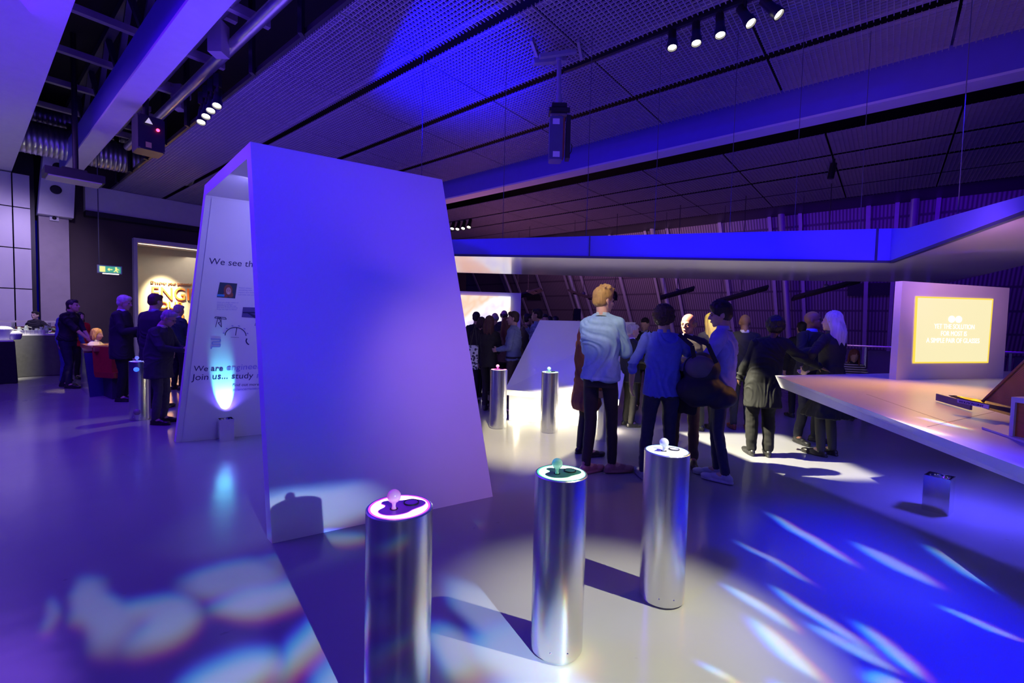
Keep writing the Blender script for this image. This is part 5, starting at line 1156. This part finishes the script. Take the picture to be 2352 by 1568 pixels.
C5 = person('curly haired man in a blue shirt with rolled sleeves, carrying a black holdall', lo, 8, H, 'shirt', (.09,.12,.66), 'trousers', (.030,.034,.07), 'curly', (.05,.025,.015), shoecol=(.25,.28,.32), lh=(-.30,.06,.96), lpole=(-1,-1,0), rh=(.20,.24,1.24), rpole=(1,-.6,-.6), sleeve=.30, hem=-.07, res=.008, feet=((.12,.04,.085,10),(-.16,-.04,.085,-12)), hy=15, hp=5)
# holdall hanging at his right side
bm = BM(); c = Vector((.36,-.12,1.02)); 
ball(bm, c + Z*.14, (.18,.12,.17)); ball(bm, c - Z*.06, (.24,.15,.17)); ball(bm, c + Vector((.16,0,-.12)), (.18,.13,.13)); me = vox(bm, .012, 4); folds(me, .018, (6,6,6), 4.0)
hb = thing('holdall', 'large black and grey holdall hanging from the curly haired man\'s shoulder', 'bag', worldpt(C5, (.36,-.12,.8)))
o = bpy.data.objects.new('bag_body', me); COL.objects.link(o); me.materials.append(mat('black_nylon', (.014,.014,.018), .6, var=.2)); 
MW = Matrix.LocRotScale(C5['root'].location, C5['root'].rotation_euler, (C5['s'],)*3); me.transform(MW); attach(o, hb)
bm = BM(); ball(bm, c + Vector((-.03,-.05,.17)), (.15,.09,.12)); me = vox(bm, .012, 3); me.materials.append(mat('grey_nylon', (.11,.09,.13), .6)); me.transform(MW); o = bpy.data.objects.new('grey_pocket', me); COL.objects.link(o); attach(o, hb)
bm = BM(); shp = C5['sh'][1]
for q_ in ([c + Vector((-.10,-.08,.25)), c + Vector((-.12,-.05,.38)), shp + Vector((-.02,-.05,.065)), shp + Vector((.0,.05,.06)), c + Vector((-.06,.10,.28))], [c + Vector((.10,-.10,.22)), c + Vector((.02,-.07,.40)), shp + Vector((.02,-.06,.062))]):
    for a_, b_ in zip(q_, q_[1:]): bar(bm, a_, b_, .040, .010, up=Vector((0,1,0)))
bm.transform(MW); obj('shoulder_strap', bm, mat('strap_black', (.012,.012,.012), .7), hb)
lo, H = stand(1568, 1062, 718)
person('smiling elderly man with ruddy face facing the camera between two men in blue', lo, 205, H, 'suit', (.035,.020,.022), 'trousers', (.10,.065,.05), 'balding', (.42,.24,.12), skinm=skin_red, hy=20, hp=2, collar=(.5,.42,.6), rh=(.16,.30,1.2), lh=(-.1,.32,1.18), shoecol=(.05,.03,.02), res=.008, feet=((.12,0),(-.12,.06)))
lo, H = stand(1622, 988, 718)
person('woman with bright blonde long hair and dark dress, back to the camera', lo, -10, H, 'tee', (.03,.03,.035), 'trousers', (.035,.035,.025), 'long', (.80,.52,.12), slim=.85, hairlen=.36, eyes=False, sleeve=.8, rh=(.12,.3,1.1), lh=(-.14,.28,1.1), shoecol=(.012,.012,.012))
lo, H = stand(1648, 1100, 690)
C8 = person('young dark haired man in a pale lilac shirt with a dark coat over his arm', lo, -58, H, 'shirt', (.27,.25,.72), 'skinny', (.030,.034,.075), 'tousled', (.012,.008,.008), shoecol=(.45,.45,.62), hy=-20, hp=8, hem=-.13, res=.008, lh=(-.20,.36,1.12), lpole=(-.9,-.5,-.8), rh=(.10,.38,1.16), rpole=(.9,-.6,-.8), feet=((.08,.02,.085,-5),(-.09,-.08,.085,8)), sleeve=.95)
bm = BM(); path(bm, [C8['nb'] + Vector((math.cos(a)*.076, math.sin(a)*.074, -.008)) for a in [2*math.pi*i/20 for i in range(21)]], .006, 6); localpart(C8, 'lanyard', bm, black)
bm = BM(); cc_ = C8['hand'][-1] + Vector((.02,-.06,-.02)); loft(bm, [(cc_ + Vector((.0,.0,-.44)), .10,.05,Vector((0,1,0)),Vector((1,0,0))), (cc_ + Vector((0,0,-.2)), .14,.06,Vector((0,1,0)),Vector((1,0,0))), (cc_ + Vector((0,0,-.02)), .15,.07,Vector((0,1,0)),Vector((1,0,0))), (cc_ + Vector((0,0,.055)), .14,.06,Vector((0,1,0)),Vector((1,0,0)))]); me = vox(bm, .011, 3); folds(me, .014, (12,12,3), 9.0)
o = bpy.data.objects.new('draped_coat', me); COL.objects.link(o); me.materials.append(mat('coat_black', (.010,.010,.014), .85)); me.transform(Matrix.LocRotScale(C8['root'].location, C8['root'].rotation_euler, (C8['s'],)*3)); tag(o, 'dark coat draped over the forearm of the young man in the lilac shirt', 'coat')
lo, H = stand(1700, 986, 720)
person('bald man in a dark suit and brown shoes behind the lilac shirted man', lo, 15, H, 'suit', black_suit, 'trousers', (.02,.02,.03), 'bald', (.03,.02,.01), skinm=mat('skin_tan', (.30,.16,.11), .5, var=.05), shoecol=(.35,.09,.02), collar=(.6,.6,.65), eyes=False)
lo, H = stand(1744, 1046, 724)
C10 = person('woman with short dark hair in a loose black suit leaning one hand on the table', lo, 12, H, 'suit', (.0045,.005,.004), 'wide', (.004,.004,.0035), 'curly', (.012,.009,.008), hem=-.30, rh=(.76,.14,1.12), rpole=(0,-.3,-1), lh=(-.22,.20,.98), lean=(.09,.02), res=.008, hy=20, slim=1.02, skinm=skin_dark, palms=((0,0,-1),(1,0,0)), curl=(.1,.4), belly=.03, eyes=False)
lo, H = stand(1850, 1014, 712)
C11 = person('bald man with glasses and blue shirt in a black suit, hands raised', lo, 160, H, 'suit', black_suit, 'trousers', (.014,.015,.020), 'bald', (.01,.01,.01), skinm=mat('skin_brown', (.30,.13,.06), .45, var=.05), hy=-30, hp=-4, glasses=True, collar=(.25,.30,.75), rh=(.16,.30,1.30), rpole=(1,-.4,-.8), lh=(-.14,.32,1.20), lpole=(-1,-.4,-.8), curl=(.5,.6), feet=((.16,.0,.085,15),(-.14,.02,.085,-20)))
bm = BM(); w_ = C11['hand'][1] + C11['hd'][1]*.08; lathe(bm, [(0,-.05),(.030,-.05),(.036,.05),(.031,.05),(.026,-.045),(0,-.045)], w_ + Vector((0,.03,0)), 18); held(C11, 'plastic_cup', 'pale cup in the raised hand of the bald man with glasses', 'cup', w_, bm, mat('cup_pale', (.6,.6,.62), .4))
lo, H = behind(1843, 7.9, 738)
person('dark haired man seen just behind the shoulder of the bald man with glasses', lo, 10, H, 'suit', black_suit, 'trousers', black_suit, 'short', (.012,.010,.010), collar=(.5,.4,.45), eyes=False)
lo, H = stand(1898, 1046, 712)
C13 = person('woman with long silver hair, black top and full black skirt by the table', lo, -20, H, 'tee', (.014,.010,.014), 'skirt', (.010,.010,.010), 'long', skirt=(.50,.30), haircol=(.55,.45,.58), slim=.88, hairlen=.33, hr=8, sleeve=1.0, lh=(-.30,.10,1.08), lpole=(-1,-.5,0), rh=(.05,.30,1.05), res=.008, shoecol=(.012,.010,.010), eyes=False, hy=-10)
lo, H = behind(1962, 8.2, 768)
C14 = person('long haired woman in a black and white striped top seated beyond the table', lo, 200, 1.62, 'tee', (.05,.05,.05), 'trousers', black_suit, 'long', (.25,.09,.05), hy=10, hp=20, hairlen=.30, seat=.50, feet=((.12,.42),(-.12,.42)), rh=(.12,.36,.78), lh=(-.12,.36,.78), eyes=False, slim=.9)
sm_ = bpy.data.materials.new('striped_knit'); sm_.use_nodes = True; t = NT(sm_.node_tree); b = t.n['Principled BSDF']; g = t.node('ShaderNodeTexCoord'); sx_ = t.node('ShaderNodeSeparateXYZ'); t.l.new(g.outputs['Object'], sx_.inputs[0])
fr = t.m('FRACT', t.m('MULTIPLY', sx_.outputs[2], 22.0)); mx = t.node('ShaderNodeMix', data_type='RGBA'); t.l.new(t.m('GREATER_THAN', fr, .5), mx.inputs[0]); mx.inputs[6].default_value = (.02,.02,.02,1); mx.inputs[7].default_value = (.7,.65,.7,1); t.l.new(mx.outputs[2], b.inputs['Base Color'])
for ch in C14['root'].children:
    if ch.name.startswith('blouse'): ch.data.materials.clear(); ch.data.materials.append(sm_)
q = C14['root'].location; st2 = thing('bench_stool', 'low dark stool under the woman in the striped top', 'stool', (q.x, q.y, 0))
bm = BM(); box(bm, (q.x, q.y, .40), (.42,.42,.06)); obj('seat', bm, black, st2)
for a in (-.17,.17):
    for b2 in (-.17,.17): bm = BM(); tube(bm, (q.x+a, q.y+b2, 0), (q.x+a, q.y+b2, .38), .018, seg=8); obj('leg', bm, black, st2)
# ---------------------------------------------------------------- middle left group
lo, H = stand(1120, 943, 724)
person('woman with brown hair and black jacket, back turned, behind the pink topped pillar', lo, 15, H, 'suit', (.016,.014,.018), 'skinny', (.012,.011,.013), 'long', (.10,.035,.03), slim=.86, hairlen=.26, hem=-.10, rh=(.10,.30,1.1), eyes=False, feet=((.07,0),(-.07,.05)))
lo, H = behind(1182, 7.7, 714)
person('bearded man in a blue shirt facing left by the sloped plinth', lo, -75, H, 'shirt', (.16,.20,.36), 'trousers', (.05,.03,.035), 'short', (.045,.018,.012), hy=-10, hp=0, hem=.0, rh=(.12,.30,1.12), lh=(-.12,.26,1.12), belt=True, extra='beard', eyes=True)
PB = person('man with glasses and a pale blue shirt raising a hand to his chin', *(lambda r: (r[0], -60, r[1]))(behind(1236, 8.9, 708)), 'shirt', (.20,.26,.55), 'trousers', black_suit, 'short', (.03,.02,.015), hy=-10, glasses=True, rh=(.05,.26,1.42), rpole=(1,-.3,-1), sleeve=.9, eyes=False)
for (x, Y, yh, fa, lb, tc, hr_, hc_) in ((1094, 9.3, 715, 10, 'dark haired man in a black suit nearest the archway edge', black_suit, 'short', (.02,.015,.015)),
    (1106, 8.5, 727, 20, 'woman with dark brown bun in a dark top beside the archway', (.02,.015,.02), 'bob', (.05,.02,.02)),
    (1137, 9.6, 717, 0, 'grey haired man silhouetted against the bright picture', (.03,.03,.04), 'balding', (.3,.3,.32)),
    (1158, 10.2, 711, 5, 'balding man in dark clothes right of the bright picture', (.02,.02,.03), 'balding', (.06,.04,.03)),
    (1163, 8.5, 728, 10, 'woman with very long auburn hair and striped knit top', (.16,.08,.12), 'long', (.13,.035,.04)),
    (1211, 9.6, 719, 60, 'dark haired man whose face shows left of the man with raised hand', (.05,.04,.04), 'short', (.03,.02,.02)),
    (1251, 9.6, 720, 170, 'dark haired person just right of the man with raised hand', (.03,.03,.05), 'short', (.02,.02,.02)),
    (1262, 10.4, 725, 20, 'person with dark hair barely above the plinth, second from the right', (.02,.02,.03), 'short', (.02,.02,.02)),
    (1276, 10.8, 725, -20, 'person with dark hair barely above the plinth, rightmost of the heads', (.02,.02,.03), 'short', (.02,.02,.02))):
    lo, H = behind(x, Y, yh); person(lb, lo, fa, H, 'suit' if hr_ != 'long' else 'tee', tc, 'trousers', black_suit, hr_, hc_, eyes=False, res=.012, rh=(.10,.30,1.15) if x % 2 else None, hairlen=.42 if hr_ == 'long' else .12)
lo, H = behind(1082, 7.2, 760); 
bm = BM(); p = aty(1087, 820, 7.6); box(bm, p, (.16,.12,.40)); bmesh.ops.bevel(bm, geom=bm.edges[:], offset=.03, segments=2)
bagm = bpy.data.materials.new('patterned_canvas'); bagm.use_nodes = True; t = NT(bagm.node_tree); b = t.n['Principled BSDF']; vo = t.node('ShaderNodeTexVoronoi'); vo.inputs['Scale'].default_value = 22; g = t.node('ShaderNodeTexCoord'); t.l.new(g.outputs['Object'], vo.inputs['Vector'])
mx = t.node('ShaderNodeMix', data_type='RGBA'); t.l.new(t.m('GREATER_THAN', vo.outputs[0], .45), mx.inputs[0]); mx.inputs[6].default_value = (.02,.02,.06,1); mx.inputs[7].default_value = (.5,.5,.62,1); t.l.new(mx.outputs[2], b.inputs['Base Color'])
bt = thing('tote_bag', 'black and white patterned tote bag beside the archway edge', 'bag', (p.x, p.y, p.z-.2)); obj('bag_body', bm, bagm, bt, 'auto')
bm = BM(); path(bm, [p+Vector((-.05,0,.18)), p+Vector((.02,.05,.55)), p+Vector((.06,0,.18))], .008, 6); obj('strap', bm, black, bt)
# ---------------------------------------------------------------- left group
lo, H = stand(366, 972, 708)
L7 = person('elderly man with glasses and dark suit, head bowed, beside the steel pillar', lo, 82, H, 'suit', (.030,.032,.045), 'trousers', (.06,.06,.065), 'short', (.36,.32,.34), hy=0, hp=25, lean=(0,.05), glasses=True, collar=(.55,.42,.45), rh=(.05,.36,1.16), rpole=(1,-.5,-.6), lh=(-.05,.36,1.12), lpole=(-1,-.5,-.6), belly=.05, res=.008, hem=-.22, shoecol=(.025,.015,.010))
lo, H = stand(282, 920, 676)
person('tall white haired man in a dark suit turned to the right', lo, 70, H, 'suit', (.018,.018,.026), 'trousers', (.008,.008,.012), 'short', (.75,.68,.55), hy=10, hp=10, collar=(.6,.65,.85), rh=(.12,.32,1.22), lh=(-.1,.2,1.1), hem=-.22, res=.008, belly=.02)
lo, H = behind(352, 7.4, 672)
person('man with short brown hair in a dark blue suit, back to the camera', lo, 5, H, 'suit', (.020,.020,.032), 'trousers', (.015,.015,.03), 'short', (.09,.05,.03), hem=-.22, collar=(.3,.35,.6), hy=10, hp=8, eyes=False)
lo, H = behind(406, 9.3, 698)
person('grey haired man in a dark green jumper before the exhibition entrance', lo, 15, H, 'sweater', (.012,.045,.040), 'trousers', black_suit, 'short', (.35,.30,.26), collar=(.5,.5,.5), hp=10, rh=(.14,.3,1.1), eyes=False)
lo, H = stand(158, 890, 686)
person('young man in a black rolled-sleeve shirt leaning on the booth', lo, 78, H, 'shirt', (.012,.012,.020), 'trousers', (.012,.012,.035), 'short', (.03,.02,.025), hy=0, hp=-6, lean=(0,.06), rh=(.05,.42,.95), rpole=(1,-.5,-.4), lh=(-.06,.36,.96), lpole=(-1,-.5,-.4), sleeve=.12, belt=True, res=.008, feet=((.10,.06,.085,10),(-.08,-.14,.085,-5)), palms=((-1,0,0),(1,0,0)))
lo, H = stand(135, 888, 698)
person('man in blue trousers half hidden behind the young man in black', (lo[0]-.25, lo[1]+.45), 100, H+.02, 'shirt', (.10,.14,.40), 'trousers', (.06,.08,.30), 'short', (.05,.03,.03), hp=5, lean=(0,.08), eyes=False, feet=((.10,.0),(-.08,-.25)))
lo, H = behind(184, 10.6, 716)
person('dark haired woman in a bright red top beyond the young man in black', lo, 110, H, 'tee', (.75,.02,.02), 'trousers', black_suit, 'long', (.015,.010,.012), hairlen=.25, eyes=False, slim=.9, sleeve=.9, rh=(.1,.28,1.15))
p = aty(217, 748, 8.9); pt2 = (p.x, p.y)
person('seated woman with blonde bob and white blouse in the red booth', pt2, 75, 1.66, 'tee', (.66,.60,.50), 'trousers', (.05,.05,.06), 'bob', (.62,.36,.08), seat=.50, feet=((.12,.42),(-.12,.42)), rh=(.12,.36,.92), lh=(-.12,.36,.90), hairlen=.15, hp=8, slim=.86, eyes=False)
p = aty(250, 775, 8.4)
person('small seated person in a pale pink hooded top behind the red seat back', (p.x, p.y+.25), 80, 1.30, 'sweater', (.45,.28,.36), 'trousers', (.20,.14,.22), 'short', (.10,.05,.03), seat=.66, feet=((.12,.42,.22),(-.12,.42,.22)), rh=(.12,.36,.92), lh=(-.12,.36,.90), eyes=False, slim=.9)
p = aty(82, 714, 12.0)
person('barman in a dark shirt with an arm stretched along the bar', (p.x, p.y), 170, p.z, 'shirt', (.06,.06,.05), 'trousers', black_suit, 'short', (.02,.015,.015), hy=0, rh=(.30,.20,1.18), lh=(-.62,.12,1.20), lpole=(0,-.6,-1), eyes=True, res=.010, skinm=mat('skin_light', (.75,.52,.42), .5))
